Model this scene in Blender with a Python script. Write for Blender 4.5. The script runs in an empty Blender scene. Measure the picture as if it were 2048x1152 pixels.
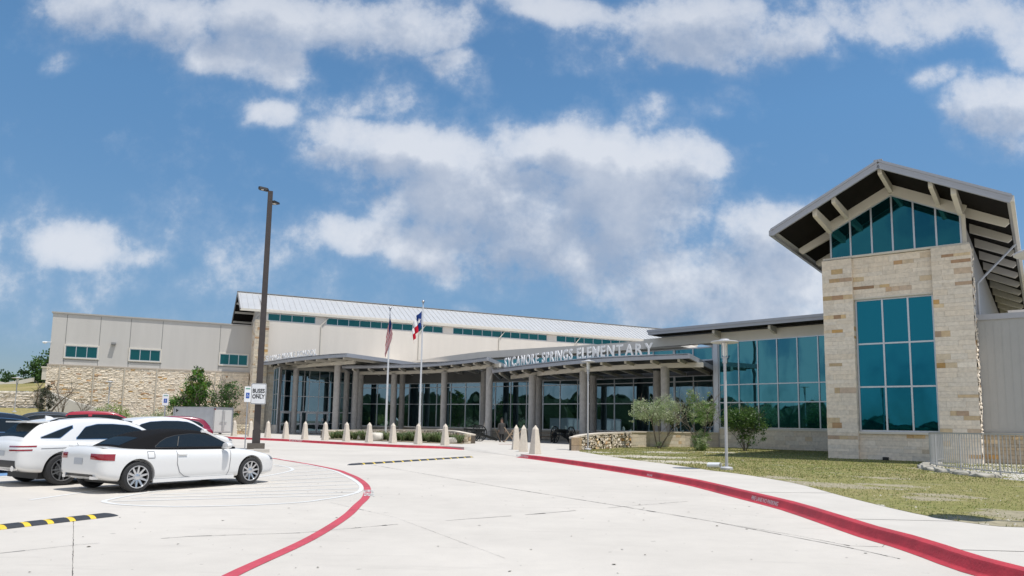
import bpy, bmesh, math, random
from mathutils import Vector, Matrix, noise, bvhtree, geometry
R = math.radians
random.seed(7)
C = bpy.context.scene.collection
scn = bpy.context.scene

# ---------------------------------------------------------------- camera
F, CX, CY = 1429.9, 1024.0, 682.0
PI_, RO = R(6.675), R(0.968)
H = 1.5
_f = Vector((0, math.cos(PI_), math.sin(PI_)))
_d0 = Vector((0, math.sin(PI_), -math.cos(PI_))); _r0 = Vector((1, 0, 0))
_r = math.cos(RO)*_r0 - math.sin(RO)*_d0
_d = math.sin(RO)*_r0 + math.cos(RO)*_d0
cam_data = bpy.data.cameras.new('camera'); cam = bpy.data.objects.new('camera', cam_data); C.objects.link(cam)
m = Matrix.Identity(4)
for i in range(3):
    m[i][0] = _r[i]; m[i][1] = -_d[i]; m[i][2] = -_f[i]
m[2][3] = H
cam.matrix_world = m
cam_data.sensor_width = 36.0; cam_data.lens = F/2048*36; cam_data.shift_y = (CY-576)/2048
cam_data.clip_start = 0.1; cam_data.clip_end = 6000
scn.camera = cam
scn.view_settings.view_transform = 'Standard'; scn.view_settings.look = 'None'
scn.view_settings.gamma = 1.0; scn.view_settings.exposure = 0.25

# survey helpers: a sight line from the tripod to a known distance or height
def ray(x, y): return _r*((x-CX)/F) + _d*((y-CY)/F) + _f
def G(x, y, z=0.0):
    v = ray(x, y); t = (z-H)/v.z; return Vector((v.x*t, v.y*t, z))
def atY(x, y, Y):
    v = ray(x, y); t = Y/v.y; return Vector((v.x*t, Y, H+v.z*t))
def XY(x, Y, z=0.0, y=850):
    v = atY(x, y, Y); return Vector((v.x, Y, z))
def plane(x, y, p0, n):
    v = ray(x, y); o = Vector((0, 0, H)); t = (p0-o).dot(n)/v.dot(n); return o+v*t

# ---------------------------------------------------------------- sun and sky
SUN_EL, SUN_AZ = R(72), R(-32)
sd = Vector((math.cos(SUN_EL)*math.cos(SUN_AZ), math.cos(SUN_EL)*math.sin(SUN_AZ), math.sin(SUN_EL)))
sun_data = bpy.data.lights.new('sun', 'SUN'); sun_data.energy = 3.7; sun_data.angle = R(0.5); sun_data.color = (1.0, 0.965, 0.91)
sun = bpy.data.objects.new('sun', sun_data); C.objects.link(sun)
sun.rotation_euler = sd.to_track_quat('Z', 'Y').to_euler(); sun.location = (0, 0, 60)

def build_world():
    w = bpy.data.worlds.new('World'); scn.world = w; w.use_nodes = True
    nt = w.node_tree; nt.nodes.clear(); N = nt.nodes.new; L = nt.links.new
    def math_(op, a, b=None, c=None, clamp=False):
        n = N('ShaderNodeMath'); n.operation = op; n.use_clamp = clamp
        for i, v in enumerate((a, b, c)):
            if v is None: continue
            if isinstance(v, (int, float)): n.inputs[i].default_value = v
            else: L(v, n.inputs[i])
        return n.outputs[0]
    def smooth(v, a, b, lo=0.0, hi=1.0):
        n = N('ShaderNodeMapRange'); n.interpolation_type = 'SMOOTHSTEP'
        L(v, n.inputs[0]); n.inputs[1].default_value = a; n.inputs[2].default_value = b
        n.inputs[3].default_value = lo; n.inputs[4].default_value = hi
        return n.outputs[0]
    tc = N('ShaderNodeTexCoord'); sep = N('ShaderNodeSeparateXYZ'); L(tc.outputs['Generated'], sep.inputs[0])
    yy = math_('MAXIMUM', math_('ABSOLUTE', sep.outputs[1]), 0.12)
    u = math_('DIVIDE', sep.outputs[0], yy); v = math_('DIVIDE', sep.outputs[2], yy)
    # clouds of this afternoon: where each bank stands in the sky (bearing, height, size, weight, tilt)
    clouds = [(250,30,290,75,1,0),(600,35,330,75,1,0),(470,95,170,60,.95,8),(560,130,90,42,.8,15),(840,55,130,60,.95,10),(60,60,110,55,.35,0),
      (920,140,125,36,.75,24),(140,130,60,42,.45,0),(550,235,80,42,.62,0),(740,218,120,50,.5,-10),(880,265,60,22,.3,0),
      (770,305,190,62,1,0),(950,320,170,80,1,0),(1100,285,130,80,1,0),(1200,310,150,75,1,0),(1350,325,160,80,1,8),(1000,390,300,100,1,0),(1250,400,260,110,1,0),
      (1110,490,380,110,1,0),(1350,570,350,105,1,0),(1540,480,170,110,1,0),(1440,370,110,45,.6,20),(740,475,140,50,.8,8),(860,515,170,55,.85,8),(1000,570,240,40,.6,6),(1560,630,260,50,.9,0),
      (1420,75,260,85,1,5),(1570,90,140,66,1,0),(1200,115,75,60,.5,-20),(1100,15,230,40,.75,0),(1830,40,290,70,.85,0),(2060,60,160,80,.85,0),
      (1990,225,150,90,.95,-15),(1860,160,60,32,.6,-10),(1990,310,120,55,.7,0),(1690,120,60,24,.4,-10),
      (165,492,92,52,.85,0),(-5,480,42,32,.8,0),(270,500,60,26,.4,0),
      (1290,215,70,42,.5,-10),(1470,205,110,42,.42,0),(1510,280,50,12,.3,0),(930,622,70,22,.6,0),(1440,655,60,18,.6,0),(1200,590,90,28,.6,0),(1640,560,120,90,.8,0)]
    def field(uo, vo, detail, wmin=0.0):
        comb = N('ShaderNodeCombineXYZ'); L(uo, comb.inputs[0]); L(vo, comb.inputs[1])
        def nz(scale, det, rough, off):
            a = N('ShaderNodeVectorMath'); a.operation = 'ADD'; L(comb.outputs[0], a.inputs[0]); a.inputs[1].default_value = (off, off*.7, off*.3)
            n = N('ShaderNodeTexNoise'); n.inputs['Scale'].default_value = scale; n.inputs['Detail'].default_value = det
            n.inputs['Roughness'].default_value = rough; L(a.outputs[0], n.inputs['Vector']); return n
        wn = nz(5.0, 3, .55, 3.1)
        w1 = N('ShaderNodeVectorMath'); w1.operation = 'SUBTRACT'; L(wn.outputs['Color'], w1.inputs[0]); w1.inputs[1].default_value = (.5, .5, .5)
        w2 = N('ShaderNodeVectorMath'); w2.operation = 'MULTIPLY_ADD'; L(w1.outputs[0], w2.inputs[0]); w2.inputs[1].default_value = (.16, .11, 0); L(comb.outputs[0], w2.inputs[2])
        acc = None
        for (px, py, rx, ry, wt, tilt) in clouds:
            if wt < wmin: continue
            q = ray(px, py); uu, vv = q.x/q.y, q.z/q.y
            qx = ray(px+rx, py); qy = ray(px, py-ry)
            su = abs(qx.x/qx.y-uu); sv = abs(qy.z/qy.y-vv)
            mp = N('ShaderNodeMapping'); mp.vector_type = 'TEXTURE'
            mp.inputs['Location'].default_value = (uu, vv, 0); mp.inputs['Rotation'].default_value = (0, 0, R(-tilt)); mp.inputs['Scale'].default_value = (su*1.25, sv*1.3, 1)
            L(w2.outputs[0], mp.inputs['Vector'])
            ln = N('ShaderNodeVectorMath'); ln.operation = 'LENGTH'; L(mp.outputs[0], ln.inputs[0])
            b = smooth(ln.outputs['Value'], 0.15, 1.12, wt, 0.0)
            if acc is None: acc = b
            else:
                n = N('ShaderNodeMath'); n.operation = 'SMOOTH_MAX'; L(acc, n.inputs[0]); L(b, n.inputs[1]); n.inputs[2].default_value = 0.12; acc = n.outputs[0]
        f1 = nz(4.5, detail, .60, 11.3)
        f2 = nz(15, 9, .66, 4.7)
        nn = math_('MULTIPLY_ADD', f1.outputs[0], 2.3, -1.20)
        nn = math_('ADD', nn, math_('MULTIPLY_ADD', f2.outputs[0], 1.15, -.575))
        return math_('ADD', acc, nn), f1.outputs[0]
    d0, n0 = field(u, v, 9)
    v2 = math_('ADD', v, 0.045); u2 = math_('ADD', u, 0.02)
    d1, n1 = field(u2, v2, 5, .92)
    cover = math_('ADD', math_('MULTIPLY', smooth(d0, 0.0, 0.84), .56), math_('MULTIPLY', smooth(d0, 0.30, 0.70), .44))
    cover = math_('MULTIPLY', cover, math_('MULTIPLY_ADD', smooth(d0, .2, 1.15), .36, .52))
    back = smooth(sep.outputs[1], .0, -.35)  # cloud cover added behind the camera to brighten the shaded walls
    cover = math_('MAXIMUM', cover, math_('MULTIPLY', back, smooth(n0, .36, .56, .15, .9)))
    shade = math_('SUBTRACT', 1.05, smooth(d1, 0.1, 1.1, 0, 1.0))
    shade = math_('ADD', shade, math_('MULTIPLY_ADD', n0, 2.0, -1.0), clamp=True)
    shade = math_('MULTIPLY', shade, smooth(v, .42, .66, 1.0, .62))
    cr = N('ShaderNodeValToRGB'); L(shade, cr.inputs[0])
    cr.color_ramp.elements[0].color = (3.8, 4.5, 5.8, 1); cr.color_ramp.elements[1].color = (7.6, 7.9, 8.5, 1); cr.color_ramp.elements[1].position = .8
    sky = N('ShaderNodeTexSky'); sky.sky_type = 'NISHITA'; sky.sun_disc = False
    sky.sun_elevation = SUN_EL; sky.sun_rotation = R(90)-SUN_AZ
    sky.air_density = 1.0; sky.dust_density = 0.0; sky.ozone_density = 1.5; sky.altitude = 200
    hs = N('ShaderNodeMixRGB'); hs.blend_type = 'MULTIPLY'; hs.inputs[0].default_value = 1; L(sky.outputs[0], hs.inputs[1]); tr = N('ShaderNodeValToRGB'); L(sep.outputs[2], tr.inputs[0]); L(tr.outputs[0], hs.inputs[2])
    for pos, k in ((0.0, (.44, .46, .56)), (.10, (.58, .69, .84)), (.2, (.76, .94, 1.04)), (.40, (.88, 1.23, 1.34))):
        e = tr.color_ramp.elements[0] if pos == 0 else tr.color_ramp.elements.new(pos)
        e.color = (*k, 1)
    tr.color_ramp.elements[-1].color = (.92, 1.28, 1.38, 1)
    mix = N('ShaderNodeMixRGB'); L(cover, mix.inputs[0]); L(hs.outputs[0], mix.inputs[1]); L(cr.outputs[0], mix.inputs[2])
    bg = N('ShaderNodeBackground'); bg.inputs[1].default_value = SKYSTR; L(mix.outputs[0], bg.inputs[0])
    out = N('ShaderNodeOutputWorld'); L(bg.outputs[0], out.inputs[0])
    w.cycles.sampling_method = 'MANUAL'; w.cycles.sample_map_resolution = 512
SKYTINT = (.88, 1.24, 1.36, 1); SKYSTR = 0.085
build_world()

# ---------------------------------------------------------------- materials
def srgb(r, g, b):
    f = lambda c: (c/255/12.92) if c <= 10 else ((c/255+.055)/1.055)**2.4
    return (f(r), f(g), f(b), 1)
_m = {}
def mat(name, col, rough=.6, metal=0, nscale=0, namt=.15, bump=0, bscale=None, attr=False, spec=.5, coat=0, detail=4, stretch=None, darkcol=None):
    if name in _m: return _m[name]
    M = bpy.data.materials.new(name); M.use_nodes = True; nt = M.node_tree; P = nt.nodes['Principled BSDF']; L = nt.links.new; N = nt.nodes.new
    P.inputs['Roughness'].default_value = rough; P.inputs['Metallic'].default_value = metal
    P.inputs['Specular IOR Level'].default_value = spec
    if coat: P.inputs['Coat Weight'].default_value = coat; P.inputs['Coat Roughness'].default_value = .03
    if len(col) == 3: col = (*col, 1)
    P.inputs['Base Color'].default_value = col
    src = None
    if attr:
        a = N('ShaderNodeAttribute'); a.attribute_name = 'Col'; src = a.outputs['Color']
    if nscale or bump:
        tc = N('ShaderNodeTexCoord'); vec = tc.outputs['Object']
        if stretch:
            mp = N('ShaderNodeMapping'); mp.inputs['Scale'].default_value = stretch; L(vec, mp.inputs[0]); vec = mp.outputs[0]
    if nscale:
        n = N('ShaderNodeTexNoise'); n.inputs['Scale'].default_value = nscale; n.inputs['Detail'].default_value = detail; n.inputs['Roughness'].default_value = .6; L(vec, n.inputs['Vector'])
        mr = N('ShaderNodeMapRange'); L(n.outputs[0], mr.inputs[0]); mr.inputs[1].default_value = .3; mr.inputs[2].default_value = .7; mr.inputs[3].default_value = 1-namt; mr.inputs[4].default_value = 1+namt
        mx = N('ShaderNodeVectorMath'); mx.operation = 'SCALE'
        if src is not None: L(src, mx.inputs[0])
        else: mx.inputs[0].default_value = col[:3]
        L(mr.outputs[0], mx.inputs['Scale']); src = mx.outputs[0]
    if src is not None: L(src, P.inputs['Base Color'])
    if bump:
        n2 = N('ShaderNodeTexNoise'); n2.inputs['Scale'].default_value = bscale or nscale*3 or 20; n2.inputs['Detail'].default_value = 5; L(vec, n2.inputs['Vector'])
        b = N('ShaderNodeBump'); b.inputs['Strength'].default_value = bump; b.inputs['Distance'].default_value = .02; L(n2.outputs[0], b.inputs['Height']); L(b.outputs[0], P.inputs['Normal'])
    _m[name] = M; return M

def glass_mat(name, tint, body, refl=.42, wav=.02, wscale=1.2, rough=.015, graz=.5):
    if name in _m: return _m[name]
    M = bpy.data.materials.new(name); M.use_nodes = True; nt = M.node_tree; nt.nodes.clear(); L = nt.links.new; N = nt.nodes.new
    out = N('ShaderNodeOutputMaterial'); mix = N('ShaderNodeMixShader'); df = N('ShaderNodeBsdfDiffuse'); gl = N('ShaderNodeBsdfGlossy')
    df.inputs[0].default_value = (*body, 1); gl.inputs[0].default_value = (*tint, 1); gl.inputs['Roughness'].default_value = rough
    lw = N('ShaderNodeLayerWeight'); lw.inputs[0].default_value = .35
    mr = N('ShaderNodeMapRange'); L(lw.outputs['Facing'], mr.inputs[0]); mr.inputs[3].default_value = refl; mr.inputs[4].default_value = min(1, refl+graz)
    L(mr.outputs[0], mix.inputs[0]); L(df.outputs[0], mix.inputs[1]); L(gl.outputs[0], mix.inputs[2]); L(mix.outputs[0], out.inputs[0])
    if wav:
        tc = N('ShaderNodeTexCoord'); n = N('ShaderNodeTexNoise'); n.inputs['Scale'].default_value = wscale; n.inputs['Detail'].default_value = 1; L(tc.outputs['Object'], n.inputs['Vector'])
        b = N('ShaderNodeBump'); b.inputs['Strength'].default_value = 1; b.inputs['Distance'].default_value = wav; L(n.outputs[0], b.inputs['Height']); L(b.outputs[0], gl.inputs['Normal'])
    _m[name] = M; return M

def concrete_mat():
    M = bpy.data.materials.new('road_concrete'); M.use_nodes = True; nt = M.node_tree; P = nt.nodes['Principled BSDF']; L = nt.links.new; N = nt.nodes.new
    tc = N('ShaderNodeTexCoord'); ob = tc.outputs['Object']
    def nz(s, d, r=.6, sc=None):
        n = N('ShaderNodeTexNoise'); n.inputs['Scale'].default_value = s; n.inputs['Detail'].default_value = d; n.inputs['Roughness'].default_value = r
        if sc:
            mp = N('ShaderNodeMapping'); mp.inputs['Scale'].default_value = sc; mp.inputs['Rotation'].default_value = (0, 0, R(20)); L(ob, mp.inputs[0]); L(mp.outputs[0], n.inputs['Vector'])
        else: L(ob, n.inputs['Vector'])
        return n.outputs[0]
    def mrange(s, a, b, lo, hi):
        n = N('ShaderNodeMapRange'); L(s, n.inputs[0]); n.inputs[1].default_value = a; n.inputs[2].default_value = b; n.inputs[3].default_value = lo; n.inputs[4].default_value = hi; return n.outputs[0]
    def mul(a, b):
        n = N('ShaderNodeMath'); n.operation = 'MULTIPLY'; L(a, n.inputs[0]); L(b, n.inputs[1]); return n.outputs[0]
    t = mul(mrange(nz(.22, 5), .3, .7, .90, 1.06), mrange(nz(2.2, 6, .7), .3, .75, 1.03, .95))
    t = mul(t, mrange(nz(1.1, 7, .7, (.35, 2.2, 1)), .56, .78, 1.0, .84))
    t = mul(t, mrange(nz(60, 3), .3, .7, .965, 1.035))
    t = mul(t, mrange(nz(5.5, 2, .5), .725, .75, 1.0, .72))
    v = N('ShaderNodeVectorMath'); v.operation = 'SCALE'; v.inputs[0].default_value = (.56, .52, .466); L(t, v.inputs['Scale']); L(v.outputs[0], P.inputs['Base Color'])
    P.inputs['Roughness'].default_value = .85; P.inputs['Specular IOR Level'].default_value = .25
    b = N('ShaderNodeBump'); b.inputs['Strength'].default_value = .25; b.inputs['Distance'].default_value = .01; L(nz(90, 4), b.inputs['Height']); L(b.outputs[0], P.inputs['Normal'])
    return M

M_road = concrete_mat()
M_walk = mat('sidewalk_concrete', (.54, .505, .455), .85, nscale=.9, namt=.06, bump=.2, bscale=60, spec=.25, detail=7)
M_red = mat('curb_red', (.43, .032, .046), .6, nscale=3, namt=.2, bump=.3, bscale=30, detail=7)
def chips(M, amount=.70, col=(.50, .42, .38), sc=9):
    nt = M.node_tree; P = nt.nodes['Principled BSDF']; L = nt.links.new; N = nt.nodes.new; src = P.inputs['Base Color'].links[0].from_socket
    tc = N('ShaderNodeTexCoord'); n = N('ShaderNodeTexNoise'); n.inputs['Scale'].default_value = sc; n.inputs['Detail'].default_value = 9; n.inputs['Roughness'].default_value = .75; L(tc.outputs['Object'], n.inputs['Vector'])
    r = N('ShaderNodeMapRange'); L(n.outputs[0], r.inputs[0]); r.inputs[1].default_value = amount; r.inputs[2].default_value = amount+.03
    n3 = N('ShaderNodeTexNoise'); n3.inputs['Scale'].default_value = 1.1; n3.inputs['Detail'].default_value = 6; L(tc.outputs['Object'], n3.inputs['Vector'])
    r3 = N('ShaderNodeMapRange'); L(n3.outputs[0], r3.inputs[0]); r3.inputs[1].default_value = .52; r3.inputs[2].default_value = .75; r3.inputs[4].default_value = .45
    d = N('ShaderNodeMixRGB'); L(r3.outputs[0], d.inputs[0]); L(src, d.inputs[1]); d.inputs[2].default_value = (.16, .03, .035, 1)
    x = N('ShaderNodeMixRGB'); L(r.outputs[0], x.inputs[0]); L(d.outputs[0], x.inputs[1]); x.inputs[2].default_value = (*col, 1); L(x.outputs[0], P.inputs['Base Color'])
chips(M_red)
M_redline = mat('line_red', (.50, .062, .085), .6, nscale=6, namt=.12, detail=6)
chips(M_redline, .66, (.45, .38, .34), 14)
M_white = mat('paint_white', (.68, .675, .65), .55, nscale=8, namt=.07)
M_dirt = mat('dirt', (.30, .25, .17), .95, nscale=.5, namt=.3, bump=.5, bscale=8)
M_attr_ground = mat('lawn_soil', (1, 1, 1), .95, nscale=6, namt=.28, bump=.6, bscale=25, attr=True, spec=.1, detail=8)
M_stone = mat('limestone', (1, 1, 1), .85, nscale=7, namt=.13, bump=.5, bscale=26, attr=True, spec=.2, detail=8)
M_beige = mat('stucco_beige', (.75, .695, .625), .8, nscale=.9, namt=.035, bump=.12, bscale=60, spec=.2, stretch=(1, 1, .12))
M_panel = mat('panel_grey', (.54, .52, .49), .7, stretch=(1, 1, .12), nscale=.9, namt=.045, bump=.05, bscale=40, spec=.3)
M_greywing = mat('ribbed_panel', (.40, .40, .395), .6, nscale=.8, namt=.04)
M_metroof = mat('metal_roof', (.62, .61, .59), .38, metal=.35, nscale=.6, namt=.04)
M_fascia = mat('fascia_metal', (.40, .405, .43), .42, metal=.3, nscale=2, namt=.03)
M_trim = mat('trim_cream', (.68, .64, .56), .6, nscale=2, namt=.03)
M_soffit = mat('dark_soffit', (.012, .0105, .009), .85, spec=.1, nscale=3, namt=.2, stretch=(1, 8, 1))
M_soffit_l = mat('canopy_soffit', (.11, .11, .105), .65, nscale=1, namt=.06)
M_col = mat('column_concrete', (.44, .42, .395), .8, nscale=3, namt=.14, bump=.25, bscale=14, detail=7)
M_alu = mat('anodised_aluminium', (.55, .57, .60), .35, metal=.6)
M_alug = mat('galvanised', (.46, .47, .49), .4, metal=.7, nscale=12, namt=.08)
M_lamp = mat('lamp_paint_grey', (.46, .46, .47), .4, nscale=6, namt=.04)
M_bronze = mat('bronze_paint', (.055, .045, .042), .45, nscale=5, namt=.12)
M_boll = mat('cast_stone', (.66, .585, .49), .85, nscale=9, namt=.08, bump=.3, bscale=60)
M_black = mat('black', (.012, .012, .013), .5)
M_rub = mat('tyre_rubber', (.022, .022, .023), .75, bump=.2, bscale=60)
M_yel = mat('traffic_yellow', (.72, .50, .04), .55, nscale=14, namt=.12)
M_hump = mat('recycled_rubber', (.03, .034, .042), .7, nscale=20, namt=.2, bump=.4, bscale=40)
M_blue = mat('sign_blue', (.02, .09, .38), .45)
M_signw = mat('sign_white', (.80, .81, .82), .4)
M_glass = glass_mat('teal_glass', (.025, .27, .38), (.001, .022, .032), .46, .0035, .7)
M_glassb = glass_mat('bay_glass', (.12, .40, .48), (.003, .03, .036), .44, .0035, .7)
M_glassl = glass_mat('lobby_glass', (.29, .45, .54), (.004, .013, .015), .42, .0035, .7)
M_glassd = glass_mat('deep_teal_glass', (.04, .24, .30), (.002, .018, .022), .40, .0035, .8)
M_glassg = glass_mat('green_glass', (.06, .26, .28), (.005, .05, .055), .30, .004)
M_carglass = glass_mat('car_glass', (.42, .46, .46), (.014, .017, .018), .07, 0, graz=.3, rough=.01)
M_carwhite = mat('car_white', (.74, .735, .72), .28, coat=.6, spec=.4)
M_carred = mat('car_red', (.36, .012, .03), .25, coat=1)
M_carmaroon = mat('car_maroon', (.22, .012, .035), .25, coat=1)
M_cardark = mat('car_dark', (.016, .02, .028), .2, coat=1)
M_cargrey = mat('car_charcoal', (.035, .04, .045), .25, coat=1)
M_fabric = mat('soft_top_fabric', (.011, .011, .012), .95, spec=.1, nscale=60, namt=.15, bump=.2, bscale=150)
M_rim = mat('rim_silver', (.62, .63, .64), .28, metal=.85)
M_rimd = mat('rim_dark_silver', (.42, .425, .43), .3, metal=.85)
M_tail = mat('tail_lamp', (.26, .006, .014), .15, coat=1)
M_head = mat('head_lamp', (.16, .17, .2), .08, coat=1)
M_chrome = mat('chrome', (.75, .76, .78), .12, metal=1)
M_plastic = mat('black_plastic', (.03, .03, .032), .55)
M_trailer = mat('trailer_skin', (.50, .505, .52), .4, metal=.3, nscale=2, namt=.05)
M_wood = mat('old_wood', (.16, .11, .07), .8, nscale=8, namt=.3, stretch=(1, 1, 6))
M_iron = mat('dark_iron', (.02, .022, .022), .45, metal=.4)
M_bark = mat('bark', (.17, .14, .11), .9, nscale=12, namt=.3, bump=.6, bscale=40)
M_coat = mat('grey_coat', (.06, .057, .055), .9, nscale=30, namt=.15)
M_skin = mat('skin', (.42, .25, .18), .6)

def leaf_mat():
    M = bpy.data.materials.new('leaf'); M.use_nodes = True; nt = M.node_tree; nt.nodes.clear(); L = nt.links.new; N = nt.nodes.new
    a = N('ShaderNodeAttribute'); a.attribute_name = 'Col'
    d = N('ShaderNodeBsdfPrincipled'); d.inputs['Roughness'].default_value = .5; t = N('ShaderNodeBsdfTranslucent'); mx = N('ShaderNodeMixShader'); mx.inputs[0].default_value = .42
    o = N('ShaderNodeOutputMaterial'); L(a.outputs[0], d.inputs['Base Color']); L(a.outputs[0], t.inputs[0]); L(d.outputs[0], mx.inputs[1]); L(t.outputs[0], mx.inputs[2]); L(mx.outputs[0], o.inputs[0]); return M
M_leaf = leaf_mat()

# ---------------------------------------------------------------- mesh helpers
class MB:
    def __init__(s): s.v = []; s.f = []; s.c = []; s.m = []; s.cur = None; s.mi = 0
    def add(s, vs, fs):
        n = len(s.v); s.v += [tuple(p) for p in vs]
        for f in fs: s.f.append(tuple(i+n for i in f)); s.c.append(s.cur); s.m.append(s.mi)
    def obox(s, O, e1, e2, a0, a1, b0, b1, z0, z1):
        P = [O+e1*a+e2*b+Vector((0, 0, z)) for z in (z0, z1) for b in (b0, b1) for a in (a0, a1)]
        s.add(P, [(0, 2, 3, 1), (4, 5, 7, 6), (0, 1, 5, 4), (2, 6, 7, 3), (0, 4, 6, 2), (1, 3, 7, 5)])
    def box(s, x0, x1, y0, y1, z0, z1): s.obox(Vector((0, 0, 0)), Vector((1, 0, 0)), Vector((0, 1, 0)), x0, x1, y0, y1, z0, z1)
    def beam(s, p, q, w, h, up=Vector((0, 0, 1))):
        p = Vector(p); q = Vector(q); d = (q-p); l = d.length
        if l < 1e-6: return
        d /= l; sd_ = d.cross(up)
        if sd_.length < 1e-4: sd_ = d.cross(Vector((1, 0, 0)))
        sd_.normalize(); u = sd_.cross(d)
        P = [c+sd_*(a*w/2)+u*(b*h/2) for c in (p, q) for a, b in ((-1, -1), (1, -1), (1, 1), (-1, 1))]
        s.add(P, [(0, 1, 2, 3), (7, 6, 5, 4), (0, 4, 5, 1), (1, 5, 6, 2), (2, 6, 7, 3), (3, 7, 4, 0)])
    def tube(s, p, q, r0, r1=None, n=10, cap=True):
        if r1 is None: r1 = r0
        p = Vector(p); q = Vector(q); d = (q-p).normalized(); a = d.orthogonal().normalized(); b = d.cross(a)
        P = [c+(a*math.cos(2*math.pi*i/n)+b*math.sin(2*math.pi*i/n))*r for c, r in ((p, r0), (q, r1)) for i in range(n)]
        fs = [(i, (i+1) % n, n+(i+1) % n, n+i) for i in range(n)]
        if cap: fs += [tuple(range(n-1, -1, -1)), tuple(range(n, 2*n))]
        s.add(P, fs)
    def lathe(s, prof, n=24, O=Vector((0, 0, 0)), axis='Z', caps=True):
        P = []
        for r, z in prof:
            for i in range(n):
                t = 2*math.pi*i/n
                P.append(O+(Vector((r*math.cos(t), r*math.sin(t), z)) if axis == 'Z' else Vector((r*math.cos(t), z, r*math.sin(t)))))
        k = len(prof); fs = []
        for j in range(k-1):
            for i in range(n): fs.append((j*n+i, j*n+(i+1) % n, (j+1)*n+(i+1) % n, (j+1)*n+i))
        if caps: fs += [tuple(range(n-1, -1, -1)), tuple((k-1)*n+i for i in range(n))]
        s.add(P, fs)
    def prism(s, pts, z0, z1):
        n = len(pts); g0 = (lambda i: z0[i]) if hasattr(z0, '__len__') else (lambda i: z0); g1 = (lambda i: z1[i]) if hasattr(z1, '__len__') else (lambda i: z1)
        P = [(p[0], p[1], g0(i)) for i, p in enumerate(pts)]+[(p[0], p[1], g1(i)) for i, p in enumerate(pts)]
        s.add(P, [tuple(range(n-1, -1, -1)), tuple(range(n, 2*n))]+[(i, (i+1) % n, n+(i+1) % n, n+i) for i in range(n)])
    def strip(s, A, B):
        n = len(A); s.add(list(A)+list(B), [(i, i+1, n+i+1, n+i) for i in range(n-1)])
    def loft(s, rings, closed=True, caps=True):
        n = len(rings[0]); P = [p for r_ in rings for p in r_]; fs = []
        for j in range(len(rings)-1):
            for i in range(n if closed else n-1): fs.append((j*n+i, j*n+(i+1) % n, (j+1)*n+(i+1) % n, (j+1)*n+i))
        if caps: fs += [tuple(range(n-1, -1, -1)), tuple((len(rings)-1)*n+i for i in range(n))]
        s.add(P, fs)
    def mesh(s, name, mats, smooth=False, fix=True):
        me = bpy.data.meshes.new(name); me.from_pydata(s.v, [], s.f)
        if not isinstance(mats, (list, tuple)): mats = [mats]
        for q in mats: me.materials.append(q)
        if len(mats) > 1: me.polygons.foreach_set('material_index', s.m)
        if any(c is not None for c in s.c):
            ca = me.color_attributes.new('Col', 'FLOAT_COLOR', 'CORNER'); arr = []
            for f, c in zip(s.f, s.c): arr += list((c or (.5, .5, .5))[:3]+(1,))*len(f)
            ca.data.foreach_set('color', arr)
        if fix:
            bm = bmesh.new(); bm.from_mesh(me); bmesh.ops.recalc_face_normals(bm, faces=bm.faces); bm.to_mesh(me); bm.free()
        if smooth:
            me.polygons.foreach_set('use_smooth', [True]*len(me.polygons))
            if smooth != 'all':
                try: me.set_sharp_from_angle(angle=R(smooth if smooth is not True else 35))
                except Exception: pass
        me.update(); return me
    def build(s, name, mats, parent=None, smooth=False, world=True, fix=True):
        me = s.mesh(name, mats, smooth, fix)
        return link(name, me, parent, world)
def root_of(o):
    while o.parent: o = o.parent
    return o
def link(name, me, parent=None, world=True):
    o = bpy.data.objects.new(name, me); C.objects.link(o)
    if parent is not None:
        o.parent = parent
        if world:
            r_ = root_of(parent); me.transform(Matrix.Translation(-r_.location))
    return o
def tag(o, label=None, cat=None, group=None, kind=None):
    if label: o['label'] = label
    if cat: o['category'] = cat
    if group: o['group'] = group
    if kind: o['kind'] = kind
    return o
def thing(name, label, cat, loc=(0, 0, 0), rz=0, group=None):
    o = bpy.data.objects.new(name, None); C.objects.link(o); o.location = loc; o.rotation_euler = (0, 0, rz); o.empty_display_size = .3
    return tag(o, label, cat, group)
def dup(root, loc, rz=None, label=None, group=None, scale=None):
    r_ = root.copy(); C.objects.link(r_); r_.location = loc
    if rz is not None: r_.rotation_euler = (0, 0, rz)
    if scale is not None: r_.scale = scale
    if label: r_['label'] = label
    if group: r_['group'] = group
    for ch in list(root.children):
        c = ch.copy(); C.objects.link(c); c.parent = r_
        for g in list(ch.children):
            k = g.copy(); C.objects.link(k); k.parent = c
    return r_
def structure(o, label, cat): return tag(o, label, cat, kind='structure')
def text_mesh(txt, size, depth=0.0, bold=0.0):
    cu = bpy.data.curves.new('lettering', 'FONT'); cu.body = txt; cu.size = size; cu.extrude = depth; cu.offset = bold; cu.align_x = 'CENTER'; cu.resolution_u = 3
    o = bpy.data.objects.new('lettering', cu); C.objects.link(o)
    dg = bpy.context.evaluated_depsgraph_get(); dg.update()
    me = bpy.data.meshes.new_from_object(o.evaluated_get(dg)); bpy.data.objects.remove(o); bpy.data.curves.remove(cu); return me
def place_mesh(me, X, Y, Z, O):
    M4 = Matrix.Identity(4)
    for i in range(3): M4[i][0] = X[i]; M4[i][1] = Y[i]; M4[i][2] = Z[i]; M4[i][3] = O[i]
    me.transform(M4); return me
Zu = Vector((0, 0, 1))
def frame(az):
    a = R(az); return Vector((math.cos(a), math.sin(a), 0)), Vector((-math.sin(a), math.cos(a), 0))
def offset_path(pts, off):
    out = []
    for i, p in enumerate(pts):
        a = pts[max(i-1, 0)]; b = pts[min(i+1, len(pts)-1)]; d = (b-a); d.z = 0; d.normalize(); n = Vector((-d.y, d.x, 0)); out.append(p+n*off)
    return out
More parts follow.
